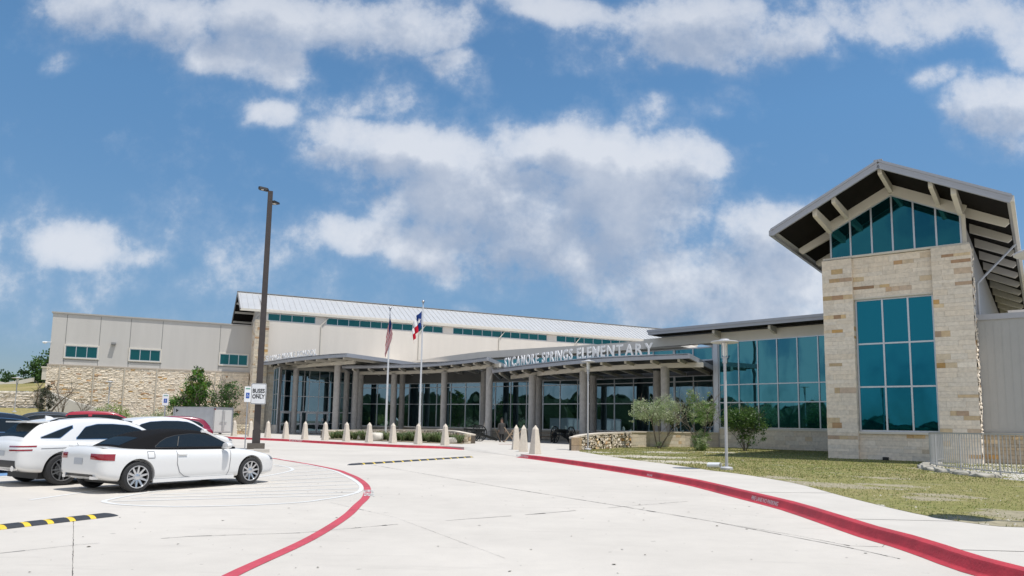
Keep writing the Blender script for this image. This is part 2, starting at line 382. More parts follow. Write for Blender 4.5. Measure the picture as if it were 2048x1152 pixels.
def resample(pts, step):
    # Catmull-Rom through the points
    out = []
    n = len(pts)
    for i in range(n-1):
        p0 = pts[max(i-1, 0)]; p1 = pts[i]; p2 = pts[i+1]; p3 = pts[min(i+2, n-1)]
        k = max(2, int((p2-p1).length/step))
        for j in range(k):
            t = j/k
            out.append(.5*((2*p1)+(p2-p0)*t+(2*p0-5*p1+4*p2-p3)*t*t+(3*p1-p0-3*p2+p3)*t**3))
    out.append(pts[-1].copy()); return out

OCHRES = [(.52, .32, .13), (.62, .45, .25), (.50, .32, .18), (.66, .52, .34), (.58, .44, .28), (.42, .27, .17)]
def stone_wall(mb, O, e1, e2, s0, s1, z0, z1, ch=(.13, .24), bl=(.3, 1.1), jit=.012, rough=0.0, ochre=.07, base=(.79, .705, .60), var=.055, skip=None, depth=.12, gap=.006, b=0.0, seed=1, topfn=None, bot=None):
    """front of a block wall: every block its own face, standing a little in or out"""
    rnd = random.Random(seed); z = z0
    while z < z1-.02:
        h = rnd.uniform(*ch); h = min(h, z1-z)
        if z1-(z+h) < ch[0]*.6: h = z1-z
        s = s0-rnd.uniform(0, bl[0]) if s0 > -1e8 else s0
        s = s0; last_oc = False
        first = True
        while s < s1-.001:
            w = rnd.uniform(*bl)*(rnd.uniform(.35, 1) if first else 1); first = False
            isoc = rnd.random() < ochre*(3.2 if last_oc else .75)
            last_oc = isoc
            if isoc: w = min(w, rnd.uniform(.22, .6))
            if s1-(s+w) < bl[0]*.6: w = s1-s
            w = min(w, s1-s)
            cx, cz = s+w/2, z+h/2
            zt = z+h
            if topfn and zt > topfn(cx): zt = topfn(cx)
            if not (skip and skip(cx, cz)) and zt > z+.02:
                if isoc: c = rnd.choice(OCHRES); kk = rnd.uniform(.85, 1.2); tt = rnd.choice((0, 0, .2, .45)); c = tuple(q*kk*(1-tt)+bq*tt for q, bq in zip(c, base))
                else:
                    k = 1+rnd.gauss(0, var); warm = rnd.uniform(-.008, .022); c = (base[0]*k+warm, base[1]*k, base[2]*k-warm)
                mb.cur = tuple(max(.02, q) for q in c)
                d = b-rnd.uniform(0, jit)-(rough*rnd.random() if rough else 0)
                if rough:
                    nx = max(2, int(w/.16)); nzv = 3
                    g = [[O+e1*(s+gap+(w-2*gap)*i/nx)+e2*(d+(0 if 0 < i < nx and 0 < j < nzv-1 else .03)+rnd.uniform(-.5, .5)*rough*.7)+Zu*(z+gap+(zt-z-2*gap)*j/(nzv-1)) for i in range(nx+1)] for j in range(nzv)]
                    P = [p for r_ in g for p in r_]; fs = [(j*(nx+1)+i, j*(nx+1)+i+1, (j+1)*(nx+1)+i+1, (j+1)*(nx+1)+i) for j in range(nzv-1) for i in range(nx)]
                    # sides back into the wall
                    ring = [j_*(nx+1) for j_ in range(nzv)]
                    back = [O+e1*(s+gap+(w-2*gap)*i/nx)+e2*(b+depth)+Zu*zz for zz in (z+gap, zt-gap) for i in range(nx+1)]
                    k0 = len(P); P += back
                    for i in range(nx):
                        fs.append((i, k0+i, k0+i+1, i+1)); t0 = (nzv-1)*(nx+1); fs.append((t0+i, t0+i+1, k0+nx+1+i+1, k0+nx+1+i))
                    mb.add(P, fs)
                else:
                    mb.obox(O, e1, e2, s+gap, s+w-gap, d, b+depth, z+gap, zt-gap)
            s += w
        z += h
    mb.cur = None

def glazing(parent, O, e1, e2, s0, s1, z0, z1, vs=(), hs=(), fw=.06, gm=None, b=0.0, name='window', topfn=None, label=None, edge=True, fm=None, proud=.06):
    """a window: pane sheet with its frame as a sub-part"""
    g = MB()
    tf = topfn or (lambda s: z1)
    cuts = [s0]+[v for v in vs]+[s1]
    if topfn: cuts = sorted(set(cuts))
    n = len(cuts)
    rnd = random.Random(int(abs(s0*97+z0*31+O.x*7)))
    for i in range(n-1):
        t1, t2 = rnd.uniform(-.004, .004), rnd.uniform(-.004, .004)
        hz = [z0]+[h for h in hs if h < min(tf(cuts[i]), tf(cuts[i+1]))]
        for j in range(len(hz)):
            za = hz[j]; zb0 = hz[j+1] if j+1 < len(hz) else tf(cuts[i]); zb1 = hz[j+1] if j+1 < len(hz) else tf(cuts[i+1])
            g.add([O+e1*cuts[i]+e2*(b+t1)+Zu*za, O+e1*cuts[i+1]+e2*(b-t1)+Zu*za, O+e1*cuts[i+1]+e2*(b-t1+t2)+Zu*zb1, O+e1*cuts[i]+e2*(b+t1+t2)+Zu*zb0], [(0, 1, 2, 3)])
    w = g.build(name, gm or M_glass, parent, fix=False)
    if label: w['label'] = label
    f = MB(); h = fw/2
    for v in (list(vs)+([s0+h, s1-h] if edge else [])):
        f.obox(O, e1, e2, v-h, v+h, b-proud, b+.03, z0, tf(v))
    for hh in list(hs)+([z0+h] if edge else []):
        f.obox(O, e1, e2, s0, s1, b-proud+.004, b+.026, hh-h, hh+h)
    if edge:
        for i in range(n-1):
            a = O+e1*cuts[i]+Zu*(tf(cuts[i])-h)+e2*(b-proud/2+.008); c = O+e1*cuts[i+1]+Zu*(tf(cuts[i+1])-h)+e2*(b-proud/2+.008)
            f.beam(a, c, proud*.8, fw)
    f.build('frame', fm or M_alu, w)
    return w

# ================================================================ GROUND
rd = MB(); rd.add([(-140, -120, 0), (140, -120, 0), (140, 75, 0), (-140, 75, 0)], [(0, 1, 2, 3)])
structure(rd.build('road', M_road), 'pale concrete drive and parking lot in the foreground', 'road')
gr = MB(); gr.add([(-3000, -3000, -.06), (3000, -3000, -.06), (3000, 3000, -.06), (-3000, 3000, -.06)], [(0, 1, 2, 3)])
structure(gr.build('ground', M_dirt), 'dry ground reaching out beyond the school', 'ground')

near_px = [(2330,1262),(2120,1200),(1922,1144),(1843,1115),(1780,1093),(1716,1074),(1637,1046),(1558,1019),(1479,998),(1400,977),(1366,969),(1293,954.5),(1219.7,942),(1146.5,930.5),(1073,920),(1030,914.5)]
near = resample([G(*p) for p in near_px], .7)
far_px = [(920,899.5),(887,897.5),(811,895.5),(734.6,892),(633,886.5),(557,882),(460,877.8),(330,872)]
far = resample([G(*p) for p in far_px], 1.0)
def curb(path, name, label, ramp0=0, ramp1=0):
    # path runs with the pavement on its right-hand side => offset negative
    prof = [(0, .004), (-.085, .014), (-.105, .030), (-.130, .118), (-.148, .146), (-.185, .156), (-.295, .156), (-.295, 0)]
    rings = []; n = len(path)
    base = [offset_path(path, o) for o, _ in prof]
    for i in range(n):
        k = 1.0
        if ramp0: k = min(k, .08+.92*min(1, (path[i]-path[0]).length/ramp0))
        if ramp1: k = min(k, .08+.92*min(1, (path[i]-path[-1]).length/ramp1))
        jz = 0.002*noise.noise(path[i]*2.1)
        rings.append([base[j][i]+Zu*(prof[j][1]*k+(jz if j not in (0, 7) else 0)) for j in range(len(prof))])
    mb = MB(); mb.loft(rings)
    return structure(mb.build(name, M_red, smooth=40), label, 'curb')
curb_n = curb(near, 'curb', 'long red painted kerb curving along the lawn side footpath', ramp1=.8)
curb_f = curb(far, 'curb', 'red painted kerb in front of the row of pointed bollards', ramp0=2.5)
nb = offset_path(near, -.28); fb = offset_path(far, -.28)
pav = [Vector((p.x, p.y)) for p in nb]
gapA = nb[-1]; gapB = fb[0]
rampA = gapA+Vector((.4, 1.7, 0)); rampB = gapB+Vector((-.2, 1.5, 0))
pav += [Vector((rampA.x, rampA.y)), Vector((rampB.x, rampB.y))]
pav += [Vector((p.x, p.y)) for p in fb]
pav += [Vector((-60, 75)), Vector((-60, 130)), Vector((90, 130)), Vector((90, -20)), Vector((nb[0].x+2, -20))]
pv = MB(); pv.prism([(p.x, p.y) for p in pav], -.02, .15)
structure(pv.build('pavement', M_walk), 'raised pale concrete footpath and forecourt', 'pavement')
rp = MB(); rp.add([gapA+Zu*.004, gapB+Zu*.004, Vector((rampB.x, rampB.y, .152)), Vector((rampA.x, rampA.y, .152))], [(0, 1, 2, 3)])
rp.add([gapA+Zu*.004, Vector((rampA.x, rampA.y, .152)), Vector((rampA.x, rampA.y, 0)), gapA], [(0, 1, 2, 3)])
structure(rp.build('pavement_ramp', M_walk), 'dropped kerb ramp between bollards', 'ramp')
dw = MB(); a0 = G(985, 903.6); 
dw.add([G(958,899.5)+Zu*.07, G(1030,903)+Zu*.07, G(1030,893)+Zu*.16, G(1000,892.5)+Zu*.16], [(0, 1, 2, 3)])
structure(dw.build('tactile_strip', mat('tactile', (.33, .22, .19), .9, nscale=10, namt=.15)), 'brown tactile paving flag on the dropped kerb', 'tactile paving')
dw = MB(); dw.add([G(985,902.5)+Zu*.02, G(1030,911)+Zu*.02, G(1052,906.5)+Zu*.08, G(1030,903.2)+Zu*.075], [(0, 1, 2, 3)])
structure(dw.build('red_marking', M_red), 'red painted flare beside the dropped kerb', 'road marking')

# joints and cracks: broken dark lines lying 4 mm above the slab
def joint(pts, name='road_joint', w=.012, broken=.45, z=.004, seed=3, label='dark joint between concrete slabs'):
    mb = MB(); rnd = random.Random(seed)
    P = [G(*p) for p in pts]
    for i in range(len(P)-1):
        a, b = P[i], P[i+1]; L_ = (b-a).length; d = (b-a)/L_; n = Vector((-d.y, d.x, 0)); t = 0
        while t < L_:
            l = rnd.uniform(.06, .35); q = noise.noise(Vector((a.x+t*.8, a.y*1.3, seed)))
            if q > -broken*.5:
                ww = w*(.35+rnd.random()*.7+(1.6 if rnd.random() < .06 else 0))
                c0 = a+d*t+n*rnd.uniform(-.004, .004); c1 = a+d*min(t+l, L_)+n*rnd.uniform(-.004, .004)
                mb.add([c0-n*ww*.3+Zu*z, c1-n*ww*.5+Zu*z, c1+n*ww*.5+Zu*z, c0+n*ww*.3+Zu*z], [(0, 1, 2, 3)])
            t += l
    return mb
M_joint = mat('joint_tar', (.06, .055, .05), .9, nscale=10, namt=.3)
jm = MB()
for pts, w, br, sdx in [([(710,924),(1000,974),(1250,1014),(1424,1043),(1700,1096),(1800,1118)], .026, .95, 3), ([(0,1107),(155,1090),(380,1073),(600,1066),(815,1047),(1050,1030),(1250,1013),(1375,1003)], .024, .35, 5),
     ([(1400,1039),(1580,1069),(1700,1092),(1765,1094),(1783,1076)], .016, .8, 7), ([(145,1152),(147,1040)], .010, .9, 8), ([(660,1005),(790,1035),(1010,1117)], .006, .9, 9), ([(1000,1000),(1180,1024)], .004, .3, 11)]:
    q = joint(pts, w=w, broken=br, seed=sdx); jm.add(q.v, q.f)
structure(jm.build('road_joint', M_joint, fix=False), 'thin broken joints between the slabs of the drive', 'slab joint')
mb = MB()
wj = joint([(1985,1108),(2048,1105)], w=.012, broken=.9); 
for (x, y) in ((1178,921),(1330,942),(1500,984),(1700,1037),(1900,1098)):
    a = G(x, y, .158); i = min(range(len(near)), key=lambda k: (near[k]-a).length); d = (near[min(i+1, len(near)-1)]-near[i-1]).normalized(); n = Vector((d.y, -d.x, 0))
    for sg in (1,):
        p = a; q = a+n*1.9*sg; mb.beam(p+Zu*.0-Zu*.004, q-Zu*.004, .012, .002)
structure(mb.build('pavement_joint', M_joint), 'thin joints across the footpath', 'slab joint')
# stray leaves, pebbles and oil spots on the drive
mb = MB(); rnd = random.Random(5)
for k in range(260):
    x, y = rnd.uniform(-6, 9), rnd.uniform(4.5, 26); r = rnd.uniform(.006, .022)
    t = rnd.uniform(0, 6); P = [(x+r*math.cos(t+j*1.26)*rnd.uniform(.5, 1.5), y+r*math.sin(t+j*1.26)*rnd.uniform(.5, 1.5), .004+rnd.uniform(0, .006)) for j in range(5)]
    mb.add(P, [(0, 1, 2, 3, 4)])
tag(mb.build('litter', mat('debris', (.10, .085, .06), .9, nscale=6, namt=.4), fix=False), 'scattered specks of grit and dead leaves on the drive', 'debris', kind='stuff')

# painted lines
def sheet(ptsA, ptsB, z, name, m_, label, cat='road marking', step=.4):
    A = resample([G(*p) for p in ptsA], step); B = resample([G(*p) for p in ptsB], step)
    # resample to the same count
    def even(P, n):
        L_ = [0]
        for i in range(1, len(P)): L_.append(L_[-1]+(P[i]-P[i-1]).length)
        out = []; j = 0
        for k in range(n):
            t = L_[-1]*k/(n-1)
            while j < len(P)-2 and L_[j+1] < t: j += 1
            u_ = (t-L_[j])/max(1e-6, L_[j+1]-L_[j]); out.append(P[j].lerp(P[j+1], min(1, u_))+Zu*z)
        return out
    n = max(len(A), len(B)); mb = MB(); mb.strip(even(A, n), even(B, n))
    return structure(mb.build(name, m_, fix=False), label, cat)
rl_c = resample([G(*p) for p in [(395,1200),(461,1152),(616,1080),(690,1034.5),(716,1010),(732,994),(734.5,977),(727.5,966),(712,955),(693,947),(673,939.8),(620,929),(545,916.6)]], .3)
rlm = MB(); rlm.strip([p+Zu*.006 for p in offset_path(rl_c, .078)], [p+Zu*.006 for p in offset_path(rl_c, -.078)])
red_line = structure(rlm.build('red_line', M_redline, fix=False), 'broad red line curving round the hatched corner', 'road marking')
wl = MB()
def wline(pts, w, z=.005, m_=wl, cl=False):
    P = resample([G(*p) for p in pts], .35) if len(pts) > 2 else [G(*p) for p in pts]
    A = offset_path(P, w/2); B = offset_path(P, -w/2); m_.strip([p+Zu*z for p in A], [p+Zu*z for p in B])
wline([(560,917.5),(615,929.5),(665,941),(690,951),(712,963),(722,972),(722,979),(712,986),(680,994),(640,1000),(600,1005),(498,1010.5),(351,1013.5),(258,1010.5),(222,1007),(207,1003),(222,998.5),(260,991),(300,984.5),(400,971),(500,957),(560,947),(585,940),(575,934),(545,929)], .10)
for a, b in [((225,1003),(700,990)),((262,996),(715,984)),((300,989.5),(722,977)),((380,980.5),(712,969)),((470,970),(700,962)),((540,961.5),(690,954)),((560,953.5),(672,947)),((580,946),(655,941)),((560,940),(640,936.5)),((550,933.5),(618,931))]:
    wline([a, b], .09, .0045)
structure(wl.build('hatched_marking', M_white, fix=False), 'white outlined no parking hatching beside the parked cars', 'road marking')
wl2 = MB()
for (a, b) in [((60,1000),(330,962)),((-60,962),(60,948)),((60,960),(190,940))]: wline([a, b], .1, .004, wl2)
structure(wl2.build('bay_line', M_white, fix=False), 'white lines between the parking bays', 'road marking')
bl = MB(); bl.add([G(-40,955)+Zu*.004, G(30,950)+Zu*.004, G(45,938)+Zu*.004, G(-20,938)+Zu*.004], [(0, 1, 2, 3)])
structure(bl.build('blue_marking', mat('paint_blue', (.16, .30, .52), .6, nscale=8, namt=.2), fix=False), 'blue painted patch of the accessible bay', 'road marking')

# stencilled words on the kerbs and the red line
def curb_text(path, px, txt, size, parent, name='lettering', flip=False):
    a = G(*px); i = min(range(1, len(path)-1), key=lambda k: (path[k]-a).length)
    d = (path[i+1]-path[i-1]).normalized(); d = -d
    if d.x < 0: d = -d
    out = Vector((d.y, -d.x, 0))
    if out.y > 0: out = -out
    me = text_mesh(txt, size, 0.0, .002); up = (Zu*.96-out*.27).normalized()
    place_mesh(me, d, up, d.cross(up), path[i]-out*.092+Zu*.032)
    me.materials.clear(); me.materials.append(M_white); o = bpy.data.objects.new(name, me); C.objects.link(o); o.parent = parent; return o
curb_text(near, (1516,1006), 'FIRE LANE NO PARKING', .115, curb_n)
curb_text(near, (1049,916), 'FIRE LANE NO PARKING', .13, curb_n)
curb_text(near, (1300,955), 'FIRE LANE', .085, curb_n)
curb_text(far, (592,884), 'FIRE LANE NO PARKING', .20, curb_f)
a = G(736, 1000); b = G(733, 975); d = (b-a).normalized(); me = text_mesh('FIRE LANE', .30, 0, .004); place_mesh(me, -d, Vector((-d.y, d.x, 0))*-1, Zu, (a+b)/2+Vector((-.07, 0, .010)))
me.materials.clear(); me.materials.append(M_white); o = bpy.data.objects.new('lettering', me); C.objects.link(o); o.parent = red_line

# ---------------------------------------------------------------- lawn
lawn_front = [(1159,903),(1244,916.7),(1342,929),(1415,940),(1451.6,944.5),(1500,951),(1590,966.7),(1685,992),(1780,1015.7),(1874.6,1036),(1969.6,1050),(2048,1055),(2300,1060)]
LF = resample([G(x, y, .15) for x, y in lawn_front], .8)
lawn_poly = LF+[Vector((45, 14, .15)), Vector((45, 62, .15)), Vector((14.5, 62, .15)), G(1262,891,.15), G(1158,900,.15)]
spots = [(1290,914,2.6,.9),(1230,912,1.4,.6),(1350,924,1.6,.8),(1395,926,1.4,.8),(1330,905,1.5,.9),(1200,905,1.0,.5),(1640,969,1.6,.5),(1700,974,1.4,.5),(1590,965,1.0,.4),(1780,971,1.0,.4),(1900,994,.9,.35),(1985,1045,.9,.5),(2040,1030,.8,.6),(1860,1000,.6,.3),(1560,956,.7,.4),(1760,956,.9,.3),(1440,905,1.2,.8)]
SP = [(G(x, y, .15), rx, ry) for x, y, rx, ry in spots]
def bare(p):
    b = 0
    for c, rx, ry in SP:
        dx, dy = p.x-c.x, p.y-c.y; ax = (dx*.8-dy*.6)/rx; ay = (dx*.6+dy*.8)/(ry*1.6); b = max(b, 1.1-math.sqrt(ax*ax+ay*ay))
    n1 = noise.fractal(p*.9, 1, 2, 4); n2 = noise.fractal(p*4.3+Vector((9, 2, 0)), 1, 2, 4)
    return b+.28*n1+.22*n2
inside_poly = [(p.x, p.y) for p in lawn_poly]
def inpoly(x, y, poly):
    c = False; j = len(poly)-1
    for i in range(len(poly)):
        xi, yi = poly[i]; xj, yj = poly[j]
        if (yi > y) != (yj > y) and x < (xj-xi)*(y-yi)/(yj-yi)+xi: c = not c
        j = i
    return c
verts2 = [Vector(q) for q in inside_poly]; edges = [(i, (i+1) % len(verts2)) for i in range(len(verts2))]
x = 2.0
while x < 40:
    st = .3 if x < 26 else 1.2
    y = 9.0
    while y < 61:
        if inpoly(x, y, inside_poly): verts2.append(Vector((x+random.uniform(-.08, .08), y+random.uniform(-.08, .08))))
        y += .26 if y < 38 else 1.0
    x += st
vo, eo, fo, *_ = geometry.delaunay_2d_cdt(verts2, edges, [], 1, 1e-5)
lawn = MB()
def soilcol(p):
    b = bare(p); t = min(1, max(0, (b-.12)/.3)); n = noise.noise(p*.35)
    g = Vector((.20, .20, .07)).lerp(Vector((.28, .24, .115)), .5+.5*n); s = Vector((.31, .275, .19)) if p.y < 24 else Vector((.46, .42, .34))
    return g.lerp(s, t)
lz = lambda q: .156+.035*max(0, noise.noise(Vector((q.x*.5, q.y*.5, 0))))+.012*noise.noise(Vector((q.x*3, q.y*3, 0)))
edgeset = len(inside_poly)
lv = [Vector((q.x, q.y, .154 if i < edgeset else lz(q))) for i, q in enumerate(vo)]
for f in fo:
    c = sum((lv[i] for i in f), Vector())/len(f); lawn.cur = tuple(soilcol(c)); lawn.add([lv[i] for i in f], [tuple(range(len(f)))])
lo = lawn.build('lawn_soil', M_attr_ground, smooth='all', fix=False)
structure(lo, 'patchy sunburnt lawn ground between footpath and school', 'lawn')
# grass blades
gb = MB(); rnd = random.Random(11)
def blade(p, h, col, lean):
    t = rnd.uniform(0, 6.28); w = .010 if p.y < 20 else .018; dx, dy = math.cos(t)*w, math.sin(t)*w; lx, ly = rnd.uniform(-lean, lean), rnd.uniform(-lean, lean)
    gb.cur = col; gb.add([(p.x-dx, p.y-dy, p.z), (p.x+dx, p.y+dy, p.z), (p.x+lx, p.y+ly, p.z+h)], [(0, 1, 2)])
cnt = 0
while cnt < 95000:
    # denser near the footpath, thinner far away
    yy = 9+ (rnd.random()**1.5)*42; xx = rnd.uniform(3, 27)
    if xx/yy > 1.0 or not inpoly(xx, yy, inside_poly): continue
    cnt += 1
    p = Vector((xx, yy, 0)); b = bare(p)
    if b > .34+rnd.uniform(-.3, .6): continue
    p.z = lz(p)-.005; n = noise.noise(p*.35); k = rnd.uniform(.7, 1.25)
    if rnd.random() < .38+.2*n: col = (.41*k, .36*k, .17*k)
    else: col = (.20*k, .25*k, .06*k)
    h = rnd.uniform(.012, .038)*(1.25 if n > 0 else 1)
    if p.y > 24: h *= 1.25
    blade(p, h, col, .03)
tag(gb.build('grass', M_leaf, fix=False), 'short patchy green and straw coloured grass of the lawn', 'grass', kind='stuff')
# pale stones strewn on the worn patches
mb = MB()
for k in range(210):
    c, rx, ry = rnd.choice(SP); x_ = c.x+rnd.gauss(0, rx*.9); y_ = c.y+rnd.gauss(0, ry*1.6)
    if not inpoly(x_, y_, inside_poly): continue
    r = rnd.uniform(.010, .028)*(1.8 if y_ > 30 else 1); k_ = rnd.uniform(.8, 1.2); mb.cur = (.55*k_, .51*k_, .43*k_)
    P = [(x_+r*math.cos(j*1.05+k)*rnd.uniform(.7, 1.2), y_+r*math.sin(j*1.05+k)*rnd.uniform(.7, 1.2), .155) for j in range(6)]+[(x_+rnd.uniform(-.3, .3)*r, y_+rnd.uniform(-.3, .3)*r, .16+r*.8)]
    mb.add(P, [(j, (j+1) % 6, 6) for j in range(6)])
tag(mb.build('gravel', M_stone, fix=False), 'pale limestone chips strewn over the worn lawn', 'gravel', kind='stuff')

# ================================================================ STONE TOWER
e1, e2 = frame(-36.6); O = atY(1645, 918, 35); O.z = 0
TW = thing('gable_tower', 'tall limestone tower with steep gabled window and wide overhanging roof', 'building', O)
st = MB(); kw = dict(ch=(.12, .27), bl=(.45, 1.4), jit=.011, gap=.0025, var=.04)
win = lambda s, z: 1.70 < s < 4.93 and 1.42 < z < 7.78
def tower_course(seed):
    stone_wall(st, O, e1, e2, .27, 1.62, -.1, 9.82, b=0, seed=21, ochre=.15, **kw)                         # left pier
    stone_wall(st, O, e1, e2, 4.97, 6.50, -.1, 9.86, b=0.02, seed=22, ochre=.14, **kw)                      # right pier
    stone_wall(st, O, e1, e2, 1.62, 4.97, 7.80, 9.84, b=.22, seed=23, ochre=.20, **kw)                  # over the window
    stone_wall(st, O, e1, e2, 1.62, 4.97, -.1, 1.36, b=.26, seed=24, ochre=.05, **kw)
tower_course(1)
# returns
stone_wall(st, O+e1*1.62, e2, -e1, 0.0, .42, -.1, 9.80, b=0.0, seed=25, ochre=.08, **kw)
stone_wall(st, O+e1*.27, e2, e1, 0.0, 2.4, -.1, 9.82, b=0.0, seed=26, ochre=.08, **kw)
stone_wall(st, O+e1*6.50, e2, -e1, 0.02, 1.15, -.1, 9.86, b=0.0, seed=27, ochre=.08, rough=.07, **kw)
st.build('stone_wall', M_stone, TW)
core = MB(); core.obox(O, e1, e2, .33, 1.56, .06, 2.4, -.1, 9.78); core.obox(O, e1, e2, 5.03, 6.44, .08, 3.4, -.1, 9.82)
core.obox(O, e1, e2, 1.56, 5.03, .30, .6, 7.82, 9.80); core.obox(O, e1, e2, 1.56, 5.03, .34, .6, -.1, 1.34)
core.obox(O, e1, e2, .6, 6.19, 2.42, 55.0, 0, 10.9)
core.build('core_wall', mat('core', (.33, .31, .28), .9), TW)
sl = MB(); sl.obox(O, e1, e2, 1.63, 4.96, .14, .5, 1.36, 1.46); sl.build('sill', M_trim, TW)
sl = MB(); sl.obox(O, e1, e2, .30, 6.47, .10, .5, 9.865, 9.955); sl.build('sill', M_trim, TW)
glazing(TW, O, e1, e2, 1.64, 4.95, 1.46, 7.79, vs=(2.82, 3.90), hs=(3.57, 5.63), fw=.075, gm=M_glass, b=.44)
hd = MB(); hd.obox(O, e1, e2, 1.64, 4.95, .2, .5, 7.79, 7.86); hd.build('lintel', M_trim, TW)
# gable glazing
gtop = lambda s: 11.38+(12.80-11.38)*(1-abs(s-3.40)/2.76)
glazing(TW, O, e1, e2, .60, 6.20, 9.95, 12.8, vs=(1.55, 2.50, 3.40, 4.30, 5.20), fw=.075, gm=M_glassd, b=.42, topfn=gtop)
gb_ = MB()
for sgn in (-1, 1):   # beige band under the roof over the glass
    a = O+e1*(3.40+sgn*.0)+Zu*13.03+e2*.36; b = O+e1*(3.40+sgn*2.95)+Zu*(13.03-2.95*.515)+e2*.36
    gb_.beam(a, b, .16, .44)
gb_.obox(O, e1, e2, 6.21, 6.36, .34, .6, 9.86, 11.35)
gb_.build('gable_band', M_trim, TW)
# roof
SL = .515; ap = 3.42; zr = 13.42; half = 4.75; b0, b1 = -2.8, 60.0
for sgn in (-1, 1):
    rf = MB(); p = [(ap, zr), (ap+sgn*half, zr-half*SL)]
    th = .10
    P = [O+e1*s+e2*b+Zu*z for (s, z) in p for b in (b0, b1)]; Q = [v-Zu*th for v in P]
    rf.add(P+Q, [(0, 1, 3, 2), (4, 6, 7, 5), (0, 2, 6, 4), (1, 5, 7, 3), (0, 4, 5, 1), (2, 3, 7, 6)])
    k = b0+.5
    while k < b1: rf.beam(O+e1*ap+e2*k+Zu*(zr+.02), O+e1*(ap+sgn*half)+e2*k+Zu*(zr+.02-half*SL), .03, .05); k += .6
    r_ = rf.build('roof', M_metroof, TW)
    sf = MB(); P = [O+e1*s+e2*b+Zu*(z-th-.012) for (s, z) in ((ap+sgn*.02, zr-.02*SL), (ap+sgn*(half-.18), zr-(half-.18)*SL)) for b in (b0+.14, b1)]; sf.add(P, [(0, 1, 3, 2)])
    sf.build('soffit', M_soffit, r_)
    fa = MB()   # stepped gable fascia
    A = O+e1*(ap)+e2*(b0-.03)+Zu*(zr-.14); B = O+e1*(ap+sgn*half)+e2*(b0-.03)+Zu*(zr-.14-half*SL)
    fa.beam(A, B, .12, .32); fa.beam(A+Zu*.16-e2*.05, B+Zu*.16-e2*.05, .10, .10); fa.beam(A-Zu*.02-e2*.045, B-Zu*.02-e2*.045, .05, .02)
    fa.build('fascia', M_fascia, r_)
    ev = MB(); ev.beam(O+e1*(ap+sgn*(half+.02))+e2*(b0-.08)+Zu*(zr-half*SL-.12), O+e1*(ap+sgn*(half+.02))+e2*b1+Zu*(zr-half*SL-.12), .14, .24)
    ev.build('gutter', M_trim if sgn > 0 else M_fascia, r_)
rc = MB(); rc.beam(O+e1*ap+e2*(b0-.12)+Zu*(zr+.05), O+e1*ap+e2*b1+Zu*(zr+.05), .34, .05); rc.build('ridge_cap', M_fascia, TW)
# outriggers: ridge and purlins that carry the front overhang
for s in (3.42, 1.45, .62, 5.35, 6.18):
    z = zr-abs(s-ap)*SL-.14; mb = MB(); big = s in (.62, 6.18)
    h0, h1 = (.30, .50) if big else (.24, .38)
    P = []
    for b, h in ((b0+.24, h0), (b0+.34, h0+.05), (.5, h1)):
        w = .085 if not big else .10
        P.append([O+e1*(s-w)+e2*b+Zu*(z-.05), O+e1*(s+w)+e2*b+Zu*(z-.05), O+e1*(s+w)+e2*b+Zu*(z-h-.05), O+e1*(s-w)+e2*b+Zu*(z-h-.05)])
    mb.loft(P); mb.build('outrigger', M_trim, TW)
# rafters along both eaves
def rafters(sgn, bs, h=.46):
    for b in bs:
        mb = MB(); s0 = 2.85; s1 = half-.20; P = []
        for s, hh in ((s0, h), (s1-.16, h*.85), (s1, h*.35)):
            z = zr-s*SL-.14; P.append([O+e1*(ap+sgn*s)+e2*(b-.08)+Zu*(z-.0), O+e1*(ap+sgn*s)+e2*(b+.08)+Zu*(z-.0), O+e1*(ap+sgn*s)+e2*(b+.08)+Zu*(z-hh), O+e1*(ap+sgn*s)+e2*(b-.08)+Zu*(z-hh)])
        mb.loft(P); mb.build('rafter', M_trim, TW)
rafters(1, [.9+3.3*i for i in range(16)]); rafters(-1, [1.4+3.5*i for i in range(3)])
# side wall above the low wing: corrugated sheet, posts
cs = MB(); k = .5
while k < 45:
    cs.obox(O, e1, e2, 6.20, 6.24, k, k+.10, 6.6, 11.2); cs.obox(O, e1, e2, 6.20, 6.205, k+.10, k+.2, 6.6, 11.2); k += .2
cs.build('side_cladding', M_greywing, TW)
ps = MB(); ps.obox(O, e1, e2, 6.25, 6.42, 3.42, 3.60, 6.6, 10.4); ps.obox(O, e1, e2, 6.25, 6.46, 1.16, 1.5, 0, 8.4); ps.build('side_post', M_trim, TW)
dp = MB(); q0 = O+e1*(ap+half-.1)+e2*4.6+Zu*10.6; q1 = O+e1*6.62+e2*1.9+Zu*9.0; q1 = O+e1*6.60+e2*1.75+Zu*8.35
dp.tube(q0, q1, .055); dp.tube(q1, q1-Zu*1.75, .055); dp.build('downpipe', M_lamp, TW, smooth=True)
mb = MB(); mb.obox(O, e1, e2, 2.62, 2.86, .0, .18, .12, .30); mb.obox(O, e1, e2, 2.66, 2.82, -.03, .001, .15, .27); 
o = mb.build('flood_light', M_black); tag(o, 'small black ground floodlight at the foot of the tower wall', 'floodlight')

